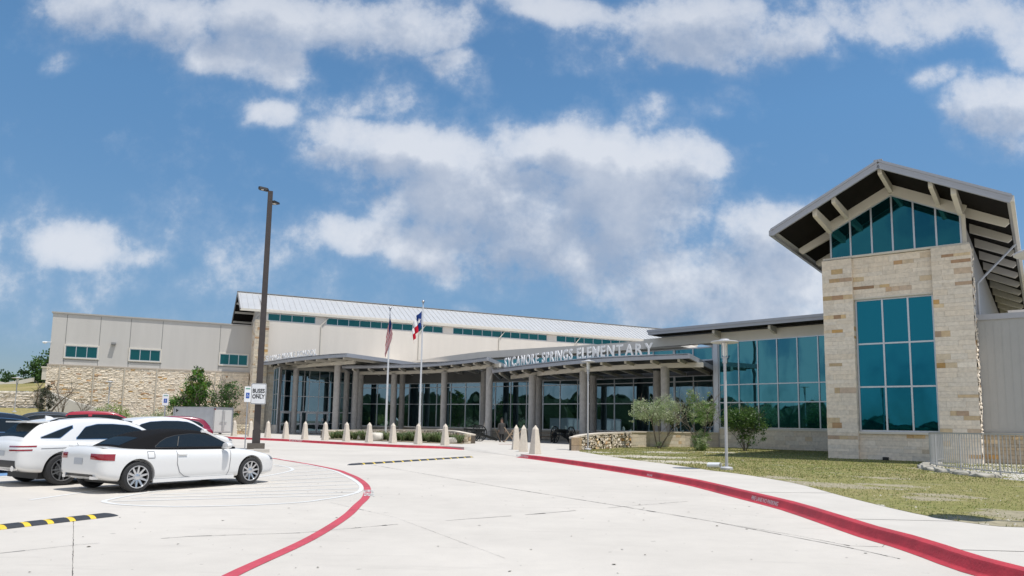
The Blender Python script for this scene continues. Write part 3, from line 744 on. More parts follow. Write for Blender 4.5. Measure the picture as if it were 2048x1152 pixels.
# low grey wing at the right of the tower
LWo = O+e1*6.52+e2*1.18
LWg = thing('grey_wing', 'low grey panelled wing on a tan stone base right of the tower', 'building', LWo)
mb = MB(); mb.obox(LWo, e1, e2, 0, 16, .02, 12, 1.5, 6.55); k = .3
while k < 15: mb.obox(LWo, e1, e2, k, k+.012, .012, .03, 1.52, 6.4); k += .3
mb.build('wall', M_greywing, LWg)
mb = MB(); mb.obox(LWo, e1, e2, -.02, 16.1, -.06, 12.1, 6.55, 6.80); mb.build('coping', M_fascia, LWg)
mb = MB(); stone_wall(mb, LWo, e1, e2, 0.0, 12, -.1, 1.5, b=-.06, seed=31, ochre=.20, base=(.44, .37, .28), ch=(.12, .2), bl=(.25, .6), jit=.015); mb.build('stone_base', M_stone, LWg)
mb = MB(); mb.obox(LWo, e1, e2, 0, 15.9, .06, .5, -.1, 1.49); mb.build('core_wall', _m['core'], LWg)
mb = MB(); mb.obox(LWo, e1, e2, 1.15, 2.6, 1.0, 2.6, 6.8, 7.05); mb.build('roof_curb', M_beige, LWg)

# ================================================================ GLASS BAY left of the tower
f1, f2 = frame(-44.5); B = XY(1645, 46, 0, 860)      # right end of the bay glass
BL = 7.35
BY = thing('glass_bay', 'tall teal glazed bay with stone base and flat grey roof left of the tower', 'building', B)
pan = [-7.2+1.40*i for i in range(1, 6)]
glazing(BY, B, f1, f2, -7.15, 1.8, 1.52, 7.62, vs=[-5.62, -4.22, -2.84, -1.46, -.10], hs=(3.30, 4.55), fw=.075, gm=M_glassb, b=0)
mb = MB(); stone_wall(mb, B, f1, f2, -7.3, 1.9, -.1, 1.40, b=-.06, seed=41, ochre=.05, base=(.70, .63, .53), ch=(.16, .3), bl=(.5, 1.4), gap=.003, jit=.01); mb.build('stone_base', M_stone, BY)
mb = MB(); mb.obox(B, f1, f2, -7.3, 1.9, -.12, .2, 1.40, 1.51); mb.build('sill', M_trim, BY)
mb = MB(); mb.obox(B, f1, f2, -7.28, 1.9, .06, .3, -.1, 1.39); mb.obox(B, f1, f2, -7.2, 1.9, .6, 8, .0, 7.9); mb.build('core_wall', _m['core'], BY)
mb = MB(); mb.obox(B, f1, f2, -13.5, 1.9, -.05, .5, 7.62, 8.30); mb.build('head_band', M_trim, BY)
mb = MB(); mb.obox(B, f1, f2, -7.52, -7.16, -.14, .25, -.1, 7.62); mb.build('corner_post', M_alu, BY)
mb = MB(); mb.obox(B, f1, f2, -12.3, 1.9, -1.25, 9, 8.42, 8.72); mb.obox(B, f1, f2, -12.36, 1.9, -1.31, -1.0, 8.62, 8.80)
rf = mb.build('roof', M_fascia, BY)
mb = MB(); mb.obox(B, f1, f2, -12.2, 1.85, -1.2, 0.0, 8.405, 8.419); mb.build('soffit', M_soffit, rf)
for s in (-7.0, -2.9, .9):
    mb = MB(); P = []
    for b_, h_ in ((-1.0, .22), (-.9, .3), (-.05, .52)):
        P.append([B+f1*(s-.09)+f2*b_+Zu*8.40, B+f1*(s+.09)+f2*b_+Zu*8.40, B+f1*(s+.09)+f2*b_+Zu*(8.40-h_), B+f1*(s-.09)+f2*b_+Zu*(8.40-h_)])
    mb.loft(P); mb.build('bracket', M_trim, BY)

# ================================================================ MAIN HALL
h1, h2 = frame(25.2); HO = XY(510, 80, 0)
def hs_(px, py, b=0.0):
    p = plane(px, py, HO+h2*b, h2); q = p-HO; return q.dot(h1), q.z
HL = thing('main_hall', 'long cream hall with ribbed white metal roof and strip of high windows', 'building', HO)
zb = hs_(700, 653)[1]; zt = zb+.86
print('hall window z', hs_(700, 653), hs_(885, 667), hs_(1094, 684), 'eave', hs_(488, 619, -.35), hs_(958, 655, -.35))
strips = [(535, 630, 4), (652.5, 886, 11), (906.5, 1094.5, 10), (1113.5, 1340, 13)]
ss = [(hs_(a, 650)[0], hs_(b, 670)[0], n) for a, b, n in strips]
mb = MB(); mb.obox(HO, h1, h2, 0, 62, 0, 12, .1, zb)
prev = 0
for (a, b, n) in ss: mb.obox(HO, h1, h2, prev, a, .01, 2, zb, zt); prev = b
mb.obox(HO, h1, h2, prev, 62, .01, 2, zb, zt); mb.obox(HO, h1, h2, 0, 62, 0.002, 12, zt, zt+.45); mb.obox(HO, h1, h2, .1, 61.8, 1.0, 12, zb-.1, zt+.3)
mb.build('wall', M_beige, HL)
for a, b, n in ss: glazing(HL, HO, h1, h2, a, b, zb, zt, vs=[a+(b-a)*i/n for i in range(1, n)], fw=.07, gm=M_glassg, b=.14, proud=.05)
ze = hs_(700, 633.8, -.14)[1]; bR = 5.2; zR = ze+2.72
rf = MB(); s0, s1 = -2.3, 62
def rp(s, b, z): return HO+h1*s+h2*b+Zu*z
rf.add([rp(s0, -.14, ze), rp(s1, -.14, ze), rp(s1, bR, zR), rp(s0, bR, zR), rp(s0, -.14, ze-.12), rp(s1, -.14, ze-.12), rp(s1, bR, zR-.12), rp(s0, bR, zR-.12)], [(0, 1, 2, 3), (7, 6, 5, 4), (0, 4, 5, 1), (1, 5, 6, 2), (3, 2, 6, 7), (0, 3, 7, 4)])
k = s0+.3
sl_ = (zR-ze)/(bR+.14)
while k < s1: rf.beam(rp(k, -.14, ze+.03), rp(k, bR, zR+.03), .035, .05); k += .66
r_ = rf.build('roof', M_metroof, HL)
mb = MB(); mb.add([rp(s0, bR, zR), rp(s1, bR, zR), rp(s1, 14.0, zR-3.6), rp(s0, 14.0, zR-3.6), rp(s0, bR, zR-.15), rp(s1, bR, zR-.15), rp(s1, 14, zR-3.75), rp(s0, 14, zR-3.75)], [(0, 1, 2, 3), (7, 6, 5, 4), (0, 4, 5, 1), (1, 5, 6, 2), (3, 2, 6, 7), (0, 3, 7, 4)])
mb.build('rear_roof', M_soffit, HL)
mb = MB(); mb.beam(rp(s0-.05, bR, zR+.06), rp(s1, bR, zR+.06), .3, .08); mb.build('ridge_cap', mat('ridge_grey', (.3, .3, .3), .5), HL)
mb = MB(); mb.beam(rp(s0-.03, -.20, ze-.10), rp(s1, -.20, ze-.10), .15, .26); mb.build('gutter', M_trim, HL)
mb = MB(); mb.beam(rp(s0, -.3, ze-.1), rp(s0, bR, zR-.12), .10, .26); mb.beam(rp(s0, bR, zR-.12), rp(s0, 14, zR-3.72), .10, .26); mb.beam(rp(s0+.06, 13.9, zR-3.8), rp(.4, 13.9, zR-3.8), .12, .2)
mb.build('bargeboard', mat('barge', (.20, .19, .18), .6), HL)
for b in (7.2, 9.2, 11.4): 
    mb = MB(); z = zR-(b-bR)*(3.6/(14-bR)); mb.beam(rp(s0+.1, b, z-.28), rp(.6, b, z-.28), .12, .24); mb.build('purlin', M_trim, HL)
mb = MB(); mb.add([rp(.05, 0, zt+.3), rp(.05, 14, zt+.3), rp(.05, 14, zR-3.7), rp(.05, bR, zR-.15), rp(.05, 0, ze-.1+.7)], [(0, 1, 2, 3, 4)]); mb.obox(HO, h1, h2, .05, .3, 0, 14, 0, zt+.4); mb.build('end_wall', M_beige, HL)
# cream pier of limestone at the end
mb = MB(); stone_wall(mb, HO, h1, h2, -.62, .85, -.1, 12.72, b=-.55, seed=51, ochre=.16, base=(.60, .53, .42), ch=(.15, .32), bl=(.35, .8), jit=.03)
stone_wall(mb, HO-h1*.62, h2, h1, -.55, 2.7, -.1, 12.72, b=0, seed=52, ochre=.1, ch=(.15, .32), bl=(.3, .6)); 
stone_wall(mb, HO, h1, h2, .85, 2.1, -.1, 7.3, b=-.12, seed=53, ochre=.05, base=(.60, .54, .45), ch=(.15, .32), bl=(.35, .9), jit=.03)
mb.build('stone_pier', M_stone, HL)
mb = MB(); mb.obox(HO, h1, h2, -.56, .79, -.48, 2.9, -.1, 12.68); mb.build('pier_core', _m['core'], HL)
for px in (642, 838, 998, 1150, 1255):
    s = hs_(px, 660)[0]; mb = MB(); t = rp(s+.9, -.14, ze-.2); u_ = rp(s, -.08, zb-.14); mb.tube(t, u_, .055, n=8); mb.tube(u_, rp(s, -.08, 8.0), .055, n=8)
    mb.build('downpipe', M_trim, HL, smooth=True)

# ================================================================ LEFT WING
LO = HO-h1*.62+h2*2.6; LO.z = 0
def ls_(px, py): p = plane(px, py, LO, h2)-LO; return p.dot(h1), p.z
LW = thing('classroom_wing', 'grey panelled wing with rough limestone lower wall at the left', 'building', LO)
sL = ls_(97, 700)[0]; ztop = 12.28; zst = 6.90
print('left wing', sL, ls_(128.2, 690), ls_(195, 715.8), ls_(495, 732), ls_(452, 744), ls_(111, 627), ls_(500, 652))
jts = [ls_(x, 680)[0] for x in (131, 199, 260, 324, 440)]
mb = MB(); mb.obox(LO, h1, h2, sL+.12, 0.02, 0, 14, zst, ztop)
mb.build('wall', M_panel, LW)
mb = MB()
for j in jts: mb.obox(LO, h1, h2, j-.03, j+.03, -.004, .02, zst+.05, ztop-.1)
for (a, b) in ((131, 199), (260, 324), (440, 497)):
    mb.obox(LO, h1, h2, ls_(a, 700)[0], ls_(b, 720)[0], -.006, .02, 7.46, 7.52)
mb.build('panel_joint', mat('joint_grey', (.2, .2, .19), .8), LW)
mb = MB(); mb.obox(LO, h1, h2, sL, .0, -.12, 14, ztop, ztop+.14); mb.build('coping', mat('coping', (.40, .39, .37), .5), LW)
mb = MB(); mb.obox(LO, h1, h2, sL, 0, -.16, .0, zst-.10, zst+.05); mb.build('string_course', mat('string', (.46, .40, .33), .8, nscale=4, namt=.1), LW)
mb = MB(); stone_wall(mb, LO, h1, h2, sL, -.1, -.1, zst-.1, b=-.10, seed=61, ochre=.08, base=(.76, .67, .545), var=.07, ch=(.10, .20), bl=(.2, .6), jit=.025, rough=.045, gap=.003); mb.build('stone_wall', M_stone, LW)
mb = MB(); mb.obox(LO, h1, h2, sL+.06, -.05, .0, 13.9, -.1, zst-.05); mb.build('core_wall', mat('core_tan', (.30, .26, .20), .9), LW)
mb = MB()
for j in jts: mb.obox(LO, h1, h2, j-.07-.25, j+.07-.25, -.20, -.1, 0, zst-.1)
mb.build('movement_joint', mat('mj', (.50, .45, .37), .85), LW)
for (a, b, yt) in ((130.5, 194.5, 0), (260, 320.5, 0), (440.5, 495.5, 0)):
    s0_, s1_ = ls_(a, 700)[0], ls_(b, 715)[0]
    mb = MB(); mb.obox(LO, h1, h2, s0_-.1, s1_+.1, -.10, .01, 7.60, 7.70); mb.obox(LO, h1, h2, s0_-.1, s1_+.1, -.10, .01, 8.94, 9.06); mb.obox(LO, h1, h2, s0_-.1, s0_, -.098, .01, 7.7, 8.94); mb.obox(LO, h1, h2, s1_, s1_+.1, -.098, .01, 7.7, 8.94); mb.build('surround', M_trim, LW)
    glazing(LW, LO, h1, h2, s0_, s1_, 7.7, 8.94, vs=[s0_+(s1_-s0_)*i/3 for i in (1, 2)], fw=.07, gm=M_glassg, b=-.02, proud=.04)
s = ls_(228, 680)[0]; mb = MB(); p = LO+h1*s-h2*.001; mb.obox(p, h1, h2, -.22, .22, -.4, 0, 9.3, 9.5); mb.obox(p, h1, h2, -.16, .16, -.34, 0, 9.22, 9.3)
tag(mb.build('wall_light', mat('wall_light_grey', (.25, .25, .25), .5)), 'grey box wall light on the panelled left wing', 'wall light')
s = ls_(105, 683)[0]; sc = thing('security_camera', 'white security camera bracketed off the left wing corner', 'camera', LO+h1*sL+Zu*8.6)
mb = MB(); q = LO+h1*(sL+.2)+Zu*9.2; mb.tube(q-h2*.02, q-h2*.5-h1*.4-Zu*.05, .03); mb.build('arm', M_signw, sc)
mb = MB(); mb.tube(q-h2*.5-h1*.7-Zu*.1, q-h2*.5-h1*.3-Zu*.08, .09); mb.lathe([(.12, -.0), (.16, -.1), (.10, -.22)], 12, q-h2*.5-h1*.5); mb.build('housing', M_signw, sc)

# ================================================================ ENTRANCE (doors) and LOBBY glass
DO = XY(546, 80.6, 0)      # left end of the door wall, parallel to the hall
EN = thing('entrance_lobby', 'recessed glazed entrance with pairs of aluminium doors beside the hall pier', 'building', DO)
dlen = 8.9
def ds(px): p = plane(px, 800, DO, h2)-DO; return p.dot(h1)
mull = [ds(x) for x in (562, 583, 607, 617, 638, 657)]; print('door mull', mull, ds(700))
glazing(EN, DO, h1, h2, 0.1, ds(704), 2.55, 7.6, vs=[ds(x) for x in (568, 590, 607, 617, 637, 657, 680)], hs=(4.3, 6.0), fw=.07, gm=M_glassl, b=0)
lo_ = [ds(x) for x in (656, 704)]
glazing(EN, DO, h1, h2, .1, ds(562), .15, 2.55, fw=.07, gm=M_glassl, b=0)
glazing(EN, DO, h1, h2, ds(604), ds(614), .15, 2.55, fw=.06, gm=M_glassl, b=0)
glazing(EN, DO, h1, h2, ds(657), ds(704), .15, 2.55, vs=[ds(680)], hs=(1.3,), fw=.07, gm=M_glassl, b=0)
def door(s0, s1, flip):
    d = MB(); fw = .13
    for (a, b_, c, e) in ((s0+.02, s0+fw, .17, 2.5), (s1-fw, s1-.02, .17, 2.5)): d.obox(DO, h1, h2, a, b_, -.04, .04, c, e)
    for (c, e) in ((.17, .42), (1.12, 1.28), (2.34, 2.5)): d.obox(DO, h1, h2, s0+fw, s1-fw, -.036, .036, c, e)
    o = d.build('door', M_alu, EN)
    g = MB(); g.obox(DO, h1, h2, s0+fw, s1-fw, -.005, .005, .42, 2.34); g.build('pane', M_glassl, o)
    k = MB(); xh = s1-fw-.04 if not flip else s0+fw+.04; k.obox(DO, h1, h2, xh-.02, xh+.02, -.10, -.06, .9, 1.4); k.build('handle', M_alug, o)
    return o
x4 = [ds(x) for x in (562, 583, 604, 614, 635.5, 657)]
door(x4[0], x4[1], False); door(x4[1], x4[2], True); door(x4[3], x4[4], False); d4 = door(x4[4], x4[5], True)
mb = MB(); sn = (x4[4]+x4[5])/2; mb.obox(DO, h1, h2, sn-.12, sn+.12, -.015, -.006, 1.5, 1.85); mb.build('notice', M_signw, d4)
mb = MB(); mb.obox(DO, h1, h2, x4[0]-.04, x4[2]+.04, -.07, .06, 2.5, 2.62); mb.obox(DO, h1, h2, x4[3]-.04, x4[5]+.04, -.07, .06, 2.5, 2.62)
for q in (x4[0], x4[2], x4[3], x4[5]): mb.obox(DO, h1, h2, q-.04, q+.04, -.066, .05, .15, 2.5)
mb.build('door_frame', M_alu, EN)
# slanting side screen between pier and column
sa = HO+h1*1.75-h2*.1; sb = XY(553, 77.5, 0)
sv = (sb-sa); sv.z = 0; sl_len = sv.length; sv.normalize(); sn_ = Vector((-sv.y, sv.x, 0))
glazing(EN, sa, sv, -sn_ if sn_.y < 0 else sn_, 0, sl_len, 1.0, 7.3, vs=[sl_len*.5], hs=(2.7, 4.4, 6.0), fw=.07, gm=M_glassl, b=0)
mb = MB(); mb.obox(sa, sv, sn_, 0, sl_len, -.1, .1, -.1, 1.0); mb.build('plinth', M_panel, EN)
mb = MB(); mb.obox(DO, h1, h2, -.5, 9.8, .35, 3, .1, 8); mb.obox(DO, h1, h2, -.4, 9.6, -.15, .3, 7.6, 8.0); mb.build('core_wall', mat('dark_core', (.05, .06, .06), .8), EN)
mb = MB(); mb.obox(DO, h1, h2, -.3, 9.2, -.6, .2, 7.25, 7.62); mb.build('bulkhead', M_trim, EN)

# lobby: four facets of tall glass under a cream clerestory
LP = [XY(704, 84.2, 0), XY(716, 83.5, 0), XY(790, 82.0, 0), XY(960, 76.5, 0), XY(1192, 68, 0), XY(1350, 62.5, 0), XY(1470, 58.5, 0)]
LB = thing('lobby', 'long glazed lobby behind the canopies with cream clerestory roof above', 'building', LP[3])
for i in range(len(LP)-1):
    a, b = LP[i], LP[i+1]; dv = b-a; ln = dv.length; dv.normalize(); nv = Vector((-dv.y, dv.x, 0))
    n = max(1, round(ln/2.05)); z0 = 1.05
    glazing(LB, a, dv, nv, 0, ln, z0, 5.95, vs=[ln*j/n for j in range(1, n)], hs=(3.6, 5.45), fw=.085, gm=M_glassl, b=0)
    mb = MB(); stone_wall(mb, a, dv, nv, 0, ln, -.1, z0-.08, b=-.08, seed=70+i, ochre=.08, base=(.50, .46, .40), ch=(.15, .25), bl=(.4, .9)); mb.build('stone_base', M_stone, LB)
    mb = MB(); mb.obox(a, dv, nv, 0, ln, -.14, .2, z0-.08, z0); mb.build('sill', M_trim, LB)
    mb = MB(); mb.obox(a, dv, nv, -.05, ln+.05, .3, 4, -.1, 8.2); mb.build('core_wall', M_beige, LB)
    mb = MB(); mb.obox(a, dv, nv, 0, ln, -.1, .3, 5.95, 7.15 if i >= 3 else 8.3); mb.build('head_panel', M_soffit_l, LB)
    if i >= 3:
        m_ = round(ln/2.0); glazing(LB, a, dv, nv, 0, ln, 7.15, 8.35, vs=[ln*j/m_ for j in range(1, m_)], fw=.12, gm=M_glassb, b=0)
# clerestory roof
cl = [XY(820, 84.5, 0), XY(960, 75.2, 0), XY(1192, 66.6, 0), XY(1363, 60.8, 0)]
mb = MB(); clr = resample(cl, 1.5); n_ = len(clr); lowz = 8.40
tz = [8.75+.36*min(1, i/(n_*.35)) for i in range(n_)]
tz[-1] = 8.62; tz[-2] = 8.95
bk_ = offset_path(clr, 3.0)
mb.loft([[clr[i]+Zu*lowz, clr[i]+Zu*tz[i], bk_[i]+Zu*tz[i], bk_[i]+Zu*lowz] for i in range(n_)])
mb.build('clerestory_parapet', M_beige, LB)

# ================================================================ CANOPIES
def canopy(name, label, edge, beam, ztop, zbot, zbeam, depth, cols, cols2, nraft, right_end=None, colr=.31):
    """curved canopy: slab with metal fascia, ring beam, columns and rafters"""
    E = resample(edge, .8); Bm = resample(beam, .8)
    T = thing(name, label, 'canopy', E[len(E)//2]*1.0)
    inner_ = [p.copy() for p in depth]
    poly = E+list(reversed(inner_))
    mb = MB(); mb.prism([(p.x, p.y) for p in poly], ztop-.10, ztop-.03); roof = mb.build('roof_slab', M_soffit_l, T)
    fa = MB(); A0 = [p+Zu*zbot for p in E]; A1 = [p+Zu*ztop for p in E]; Eo = offset_path(E, .12)
    if (Eo[len(E)//2]-Vector((0, 0, 0))).length < (E[len(E)//2]).length: Ein = offset_path(E, -.12)
    else: Ein = Eo
    B0 = [p+Zu*zbot for p in Ein]; B1 = [p+Zu*ztop for p in Ein]
    rings = [[A0[i], A1[i], B1[i], B0[i]] for i in range(len(E))]; fa.loft(rings)
    pe, pi = E[-1], inner_[-1]; fa.beam(pe+Zu*((zbot+ztop)/2), pi+Zu*((zbot+ztop)/2), .12, ztop-zbot-.01)
    pe, pi = E[0], inner_[0]; fa.beam(pe+Zu*((zbot+ztop)/2), pi+Zu*((zbot+ztop)/2), .12, ztop-zbot-.01)
    fa.build('fascia', M_fascia, roof, smooth=30)
    rb = MB(); r0 = offset_path(Bm, .12); r1 = offset_path(Bm, -.12); rb.loft([[r0[i]+Zu*(zbeam-.17), r1[i]+Zu*(zbeam-.17), r1[i]+Zu*(zbeam+.17), r0[i]+Zu*(zbeam+.17)] for i in range(len(Bm))])
    rb.build('ring_beam', M_trim, T, smooth=30)
    L_ = [0]
    for i in range(1, len(E)): L_.append(L_[-1]+(E[i]-E[i-1]).length)
    Li = [0]
    for i in range(1, len(inner_)): Li.append(Li[-1]+(inner_[i]-inner_[i-1]).length)
    def at(P, LL, t):
        t *= LL[-1]; j = 0
        while j < len(LL)-2 and LL[j+1] < t: j += 1
        return P[j].lerp(P[j+1], (t-LL[j])/max(1e-6, LL[j+1]-LL[j]))
    for k in range(nraft):
        t = (k+.6)/nraft; a = at(E, L_, t); b = at(inner_, Li, t); d = (b-a); d.z = 0; d.normalize()
        mb = MB(); mb.beam(a+d*.45+Zu*(zbot-.02), b+Zu*(zbot-.02), .16, .24); mb.build('rafter', M_trim, T)
    for (p, zt_) in cols+cols2:
        mb = MB(); mb.lathe([(colr*1.0, 0), (colr, zt_-.1)], 24, Vector((p.x, p.y, .1)))
        for j in range(1, 3): pass
        mb.build('column', M_col, T, smooth=40)
    for k in range(max(2, nraft//3)):
        t = (k+.7)/max(2, nraft//3); a = at(E, L_, t).lerp(at(inner_, Li, t), .55); mb = MB(); mb.lathe([(.09, -.05), (.09, .02)], 12, a+Zu*(ztop-.14)); mb.build('downlight', M_signw, T)
    return T, E
# third canopy (in front, right)
z3t, z3b = 6.38, 6.04
e3 = [XY(984, 63.4), XY(1008, 61.4), XY(1052, 58.2), XY(1103, 55.1), XY(1146, 52.9), XY(1204, 50.7), XY(1306, 48.4), XY(1379, 47.0)]
b3 = [XY(1022, 66.0), XY(1063, 62.3), XY(1110, 58.8), XY(1166, 56.0), XY(1240, 53.0), XY(1332, 50.8), XY(1408, 49.6)]
d3 = [XY(1000, 74), XY(1090, 71), XY(1192, 67.6), XY(1350, 62.0), XY(1440, 59.5)]
def Dc(px, D, zt): p = XY(px, D); return (p, zt)
C3, E3 = canopy('entrance_canopy', 'curved grey canopy with rounded front carrying the long row of standing letters', e3, b3, z3t, z3b, 5.86, d3,
    [Dc(1063.5, 61.2, 5.75), Dc(1166.5, 56.0, 5.75), Dc(1331, 50.9, 5.75)], [Dc(1077, 67, 6.0), Dc(1186, 63.5, 6.0), Dc(1315, 57.5, 6.0)], 11)
z2t, z2b = 7.30, 6.96
e2_ = [XY(680, 73.5), XY(720, 72.9), XY(769, 71.8), XY(844, 69.7), XY(908, 65.9), XY(945, 63.5), XY(972, 61.6)]
b2 = [XY(716, 77.6), XY(780, 76.2), XY(839, 74.2), XY(891, 71.6), XY(943, 67.6), XY(998, 64.0)]
d2 = [XY(704, 83.5), XY(790, 81.5), XY(900, 78.2), XY(985, 75.2), XY(1012, 70.0)]
C2, E2 = canopy('entrance_canopy', 'middle curved canopy behind the two flagpoles', e2_, b2, z2t, z2b, 6.78, d2,
    [Dc(785, 76.0, 6.65), Dc(886, 71.5, 6.65), Dc(977, 64.6, 6.65)], [Dc(718, 78.5, 6.9), Dc(802, 80, 6.9), Dc(966, 73.8, 6.9)], 11)
z1t, z1b = 8.0, 7.62
e1_ = [XY(517, 79.0), XY(529, 79.0), XY(565, 75.0), XY(607, 71.7), XY(651, 69.1), XY(687, 67.7)]
b1_ = [XY(551, 83.0), XY(585, 79.0), XY(634, 75.0), XY(668, 73.0), XY(704, 71.4)]
d1 = [XY(519, 80.0), XY(560, 83.0), XY(700, 85.5), XY(800, 84.5), XY(845, 78.5)]
C1, E1_ = canopy('entrance_canopy', 'tallest curved canopy over the doors behind the tall light pole', e1_, b1_, z1t, z1b, 7.44, d1,
    [Dc(587, 78.7, 7.3), Dc(670, 73.2, 7.3)], [Dc(553, 79.8, 7.5), Dc(690, 80.5, 7.5), Dc(708, 76.5, 7.5)], 8)

# standing letters
def standing(txt, E, ztop, size, t0, t1, name, label, cat='sign', squeeze=1.0):
    L_ = [0]
    for i in range(1, len(E)): L_.append(L_[-1]+(E[i]-E[i-1]).length)
    T = thing(name, label, cat, E[len(E)//2]+Zu*ztop)
    wd = []
    ms = []
    for ch in txt:
        if ch == ' ': ms.append(None); wd.append(.42); continue
        me = text_mesh(ch, 1.0, 0.035, .024); xs = [v.co.x for v in me.vertices]; ms.append(me); wd.append(max(xs)-min(xs)+.17)
    tot = sum(wd); t = t0; sc = (t1-t0)/tot
    for me, w in zip(ms, wd):
        c = t+w*sc/2; t += w*sc
        if me is None: continue
        j = 0
        while j < len(L_)-2 and L_[j+1] < c: j += 1
        p = E[j].lerp(E[j+1], (c-L_[j])/(L_[j+1]-L_[j])); d = (E[min(j+2, len(E)-1)]-E[max(j-1, 0)]); d.z = 0; d.normalize()
        xs = [v.co.x for v in me.vertices]; me.transform(Matrix.Translation((-(max(xs)+min(xs))/2, 0, 0)))
        me.transform(Matrix.Diagonal((sc, size/.72, size*.9, 1)))
        nv = Vector((d.y, -d.x, 0)); place_mesh(me, d, Zu, nv, p+Zu*(ztop+.06)-nv*.12)
        me.materials.clear(); me.materials.append(M_letter); link('letter', me, T)
    mb = MB()
    k = t0
    A = [p for p, l in zip(E, L_) if t0-.3 <= l <= t1+.3]
    if len(A) > 1:
        nn = offset_path(A, .0); rb = [[q+Zu*(ztop+.0), q+Zu*(ztop+.05), q+Zu*(ztop+.05)+Vector((0, .08, 0)), q+Zu*(ztop)+Vector((0, .08, 0))] for q in offset_path(A, .08)]
        mb.loft(rb); mb.build('mounting_rail', M_alu, T)
    return T
M_letter = mat('letter_white', (.84, .84, .85), .45)
def arclen(E, px):
    L = 0
    for i in range(1, len(E)):
        a = E[i-1]; b = E[i]; pa = CX+F*(a-Vector((0, 0, H))).dot(_r)/(a-Vector((0, 0, H))).dot(_f); pb = CX+F*(b-Vector((0, 0, H))).dot(_r)/(b-Vector((0, 0, H))).dot(_f)
        if pa <= px <= pb: return L+(b-a).length*(px-pa)/(pb-pa)
        L += (b-a).length
    return L
standing('SYCAMORE SPRINGS ELEMENTARY', E3, z3t, .80, arclen(E3, 1003), arclen(E3, 1308), 'lettering_sign', 'long row of white standing letters on the right canopy edge')
standing('SPRINGS MIDDLE SCHOOL', E1_, z1t, .60, arclen(E1_, 520), arclen(E1_, 623), 'lettering_sign', 'white standing letters on the canopy edge behind the light pole')

# ================================================================ HILL, RETAINING WALL, FAR LEFT
def grid_mesh(rows, name, m_, colf=None):
    mb = MB()
    for j in range(len(rows)-1):
        for i in range(len(rows[0])-1):
            q = [rows[j][i], rows[j][i+1], rows[j+1][i+1], rows[j+1][i]]
            if colf: mb.cur = colf(sum(q, Vector())/4)
            mb.add(q, [(0, 1, 2, 3)])
    return mb.build(name, m_, smooth='all', fix=False)
def hillcol(p):
    n = noise.fractal(p*.25, 1, 2, 4); n2 = noise.noise(p*1.3); t = min(1, max(0, .5+.6*n+.3*n2))
    return tuple(Vector((.20, .19, .06)).lerp(Vector((.36, .29, .15)), t))
rows = []
for j, (Y, z) in enumerate([(57, .1), (62, .35), (68, 1.2), (73.5, 2.25), (74.6, 2.35)]):
    rows.append([Vector((X, Y-abs(X+48)*.0, z*(1 if X < -44 else max(.05, 1-(X+44)/16))+.05*noise.noise(Vector((X*.3, Y*.3, 1))))) for X in [-140+4*k for k in range(27)]])
structure(grid_mesh(rows, 'grass_bank', M_attr_ground, hillcol), 'dry grass bank below the retaining wall at far left', 'bank')
rows = []
for j in range(9):
    t = j/8; Y = 75.5+t*28
    rows.append([Vector((X, Y, 3.95+(.2 if X < -50 else 0)+t*2.6+t*max(0, (X+80)/32)*.4-.012*max(0, -X-52)*t*3+.12*noise.noise(Vector((X*.2, Y*.2, 3))))) for X in [-150+3*k for k in range(35)]])
structure(grid_mesh(rows, 'hill', M_attr_ground, hillcol), 'dry grassy slope rising behind the retaining wall at far left', 'hill')
RW = thing('retaining_wall', 'coursed pale limestone retaining wall below the grassy slope at far left', 'wall', (-60, 75, 2))
mb = MB(); wo = Vector((-48.3, 75.2, 0)); r1_, r2_ = frame(3)
stone_wall(mb, wo, r1_, r2_, -45, 0, 1.9, 4.1, b=0, seed=81, ochre=.06, base=(.74, .66, .56), ch=(.22, .34), bl=(.5, 1.6), jit=.05, rough=.10, var=.1); mb.build('stone_face', M_stone, RW)
mb = MB(); mb.obox(wo, r1_, r2_, -45, 0, .1, .8, 1.5, 3.95); mb.build('core', _m['core_tan'], RW)
# pale concrete wing wall stepping down in front of the left wing
A = XY(88, 70, 0); Bq = XY(252, 70.5, 0); mb = MB(); dv = (Bq-A).normalized(); nv = Vector((-dv.y, dv.x, 0)); ln = (Bq-A).length
tp = [(0, 3.95), (.10, 3.75), (.35, 3.0), (.62, 2.45), (1, 1.65)]
mb.loft([[A+dv*ln*t+Zu*.1, A+dv*ln*t+Zu*z, A+dv*ln*t+nv*.3+Zu*z, A+dv*ln*t+nv*.3+Zu*.1] for t, z in tp])
tag(mb.build('wing_wall', mat('cast_concrete', (.62, .585, .53), .8, nscale=.8, namt=.06)), 'smooth pale concrete wall with sloping top before the rough stone wing', 'wall')
rt = MB(); P0 = [XY(-60, 92, 5.9), XY(0, 95, 5.35), XY(30, 96, 5.75), XY(56, 97, 6.2)]
rt.loft([[p, p+Zu*.55, p+Vector((0, .4, .55)), p+Vector((0, .4, 0))] for p in P0]); tag(rt.build('parapet', _m['cast_concrete']), 'low pale concrete parapet on top of the grassy slope', 'wall')
sb_ = thing('storage_enclosure', 'small white flat roofed enclosure with dark louvres on the slope', 'enclosure', XY(86, 97, 6.2))
q = XY(74, 97, 0); mb = MB(); mb.obox(q, *frame(5), 0, .75, 0, 3, 6.5, 8.1); mb.obox(q, *frame(5), 0, 4, 3, 3.2, 6.5, 8.1); mb.build('wall', M_beige, sb_)
mb = MB(); mb.obox(q, *frame(5), -.1, 4, -.1, 3.3, 8.1, 8.3); mb.build('roof', M_trim, sb_)
mb = MB(); mb.obox(q, *frame(5), .75, 4, .1, .3, 6.5, 8.1); mb.build('louvre', M_black, sb_)

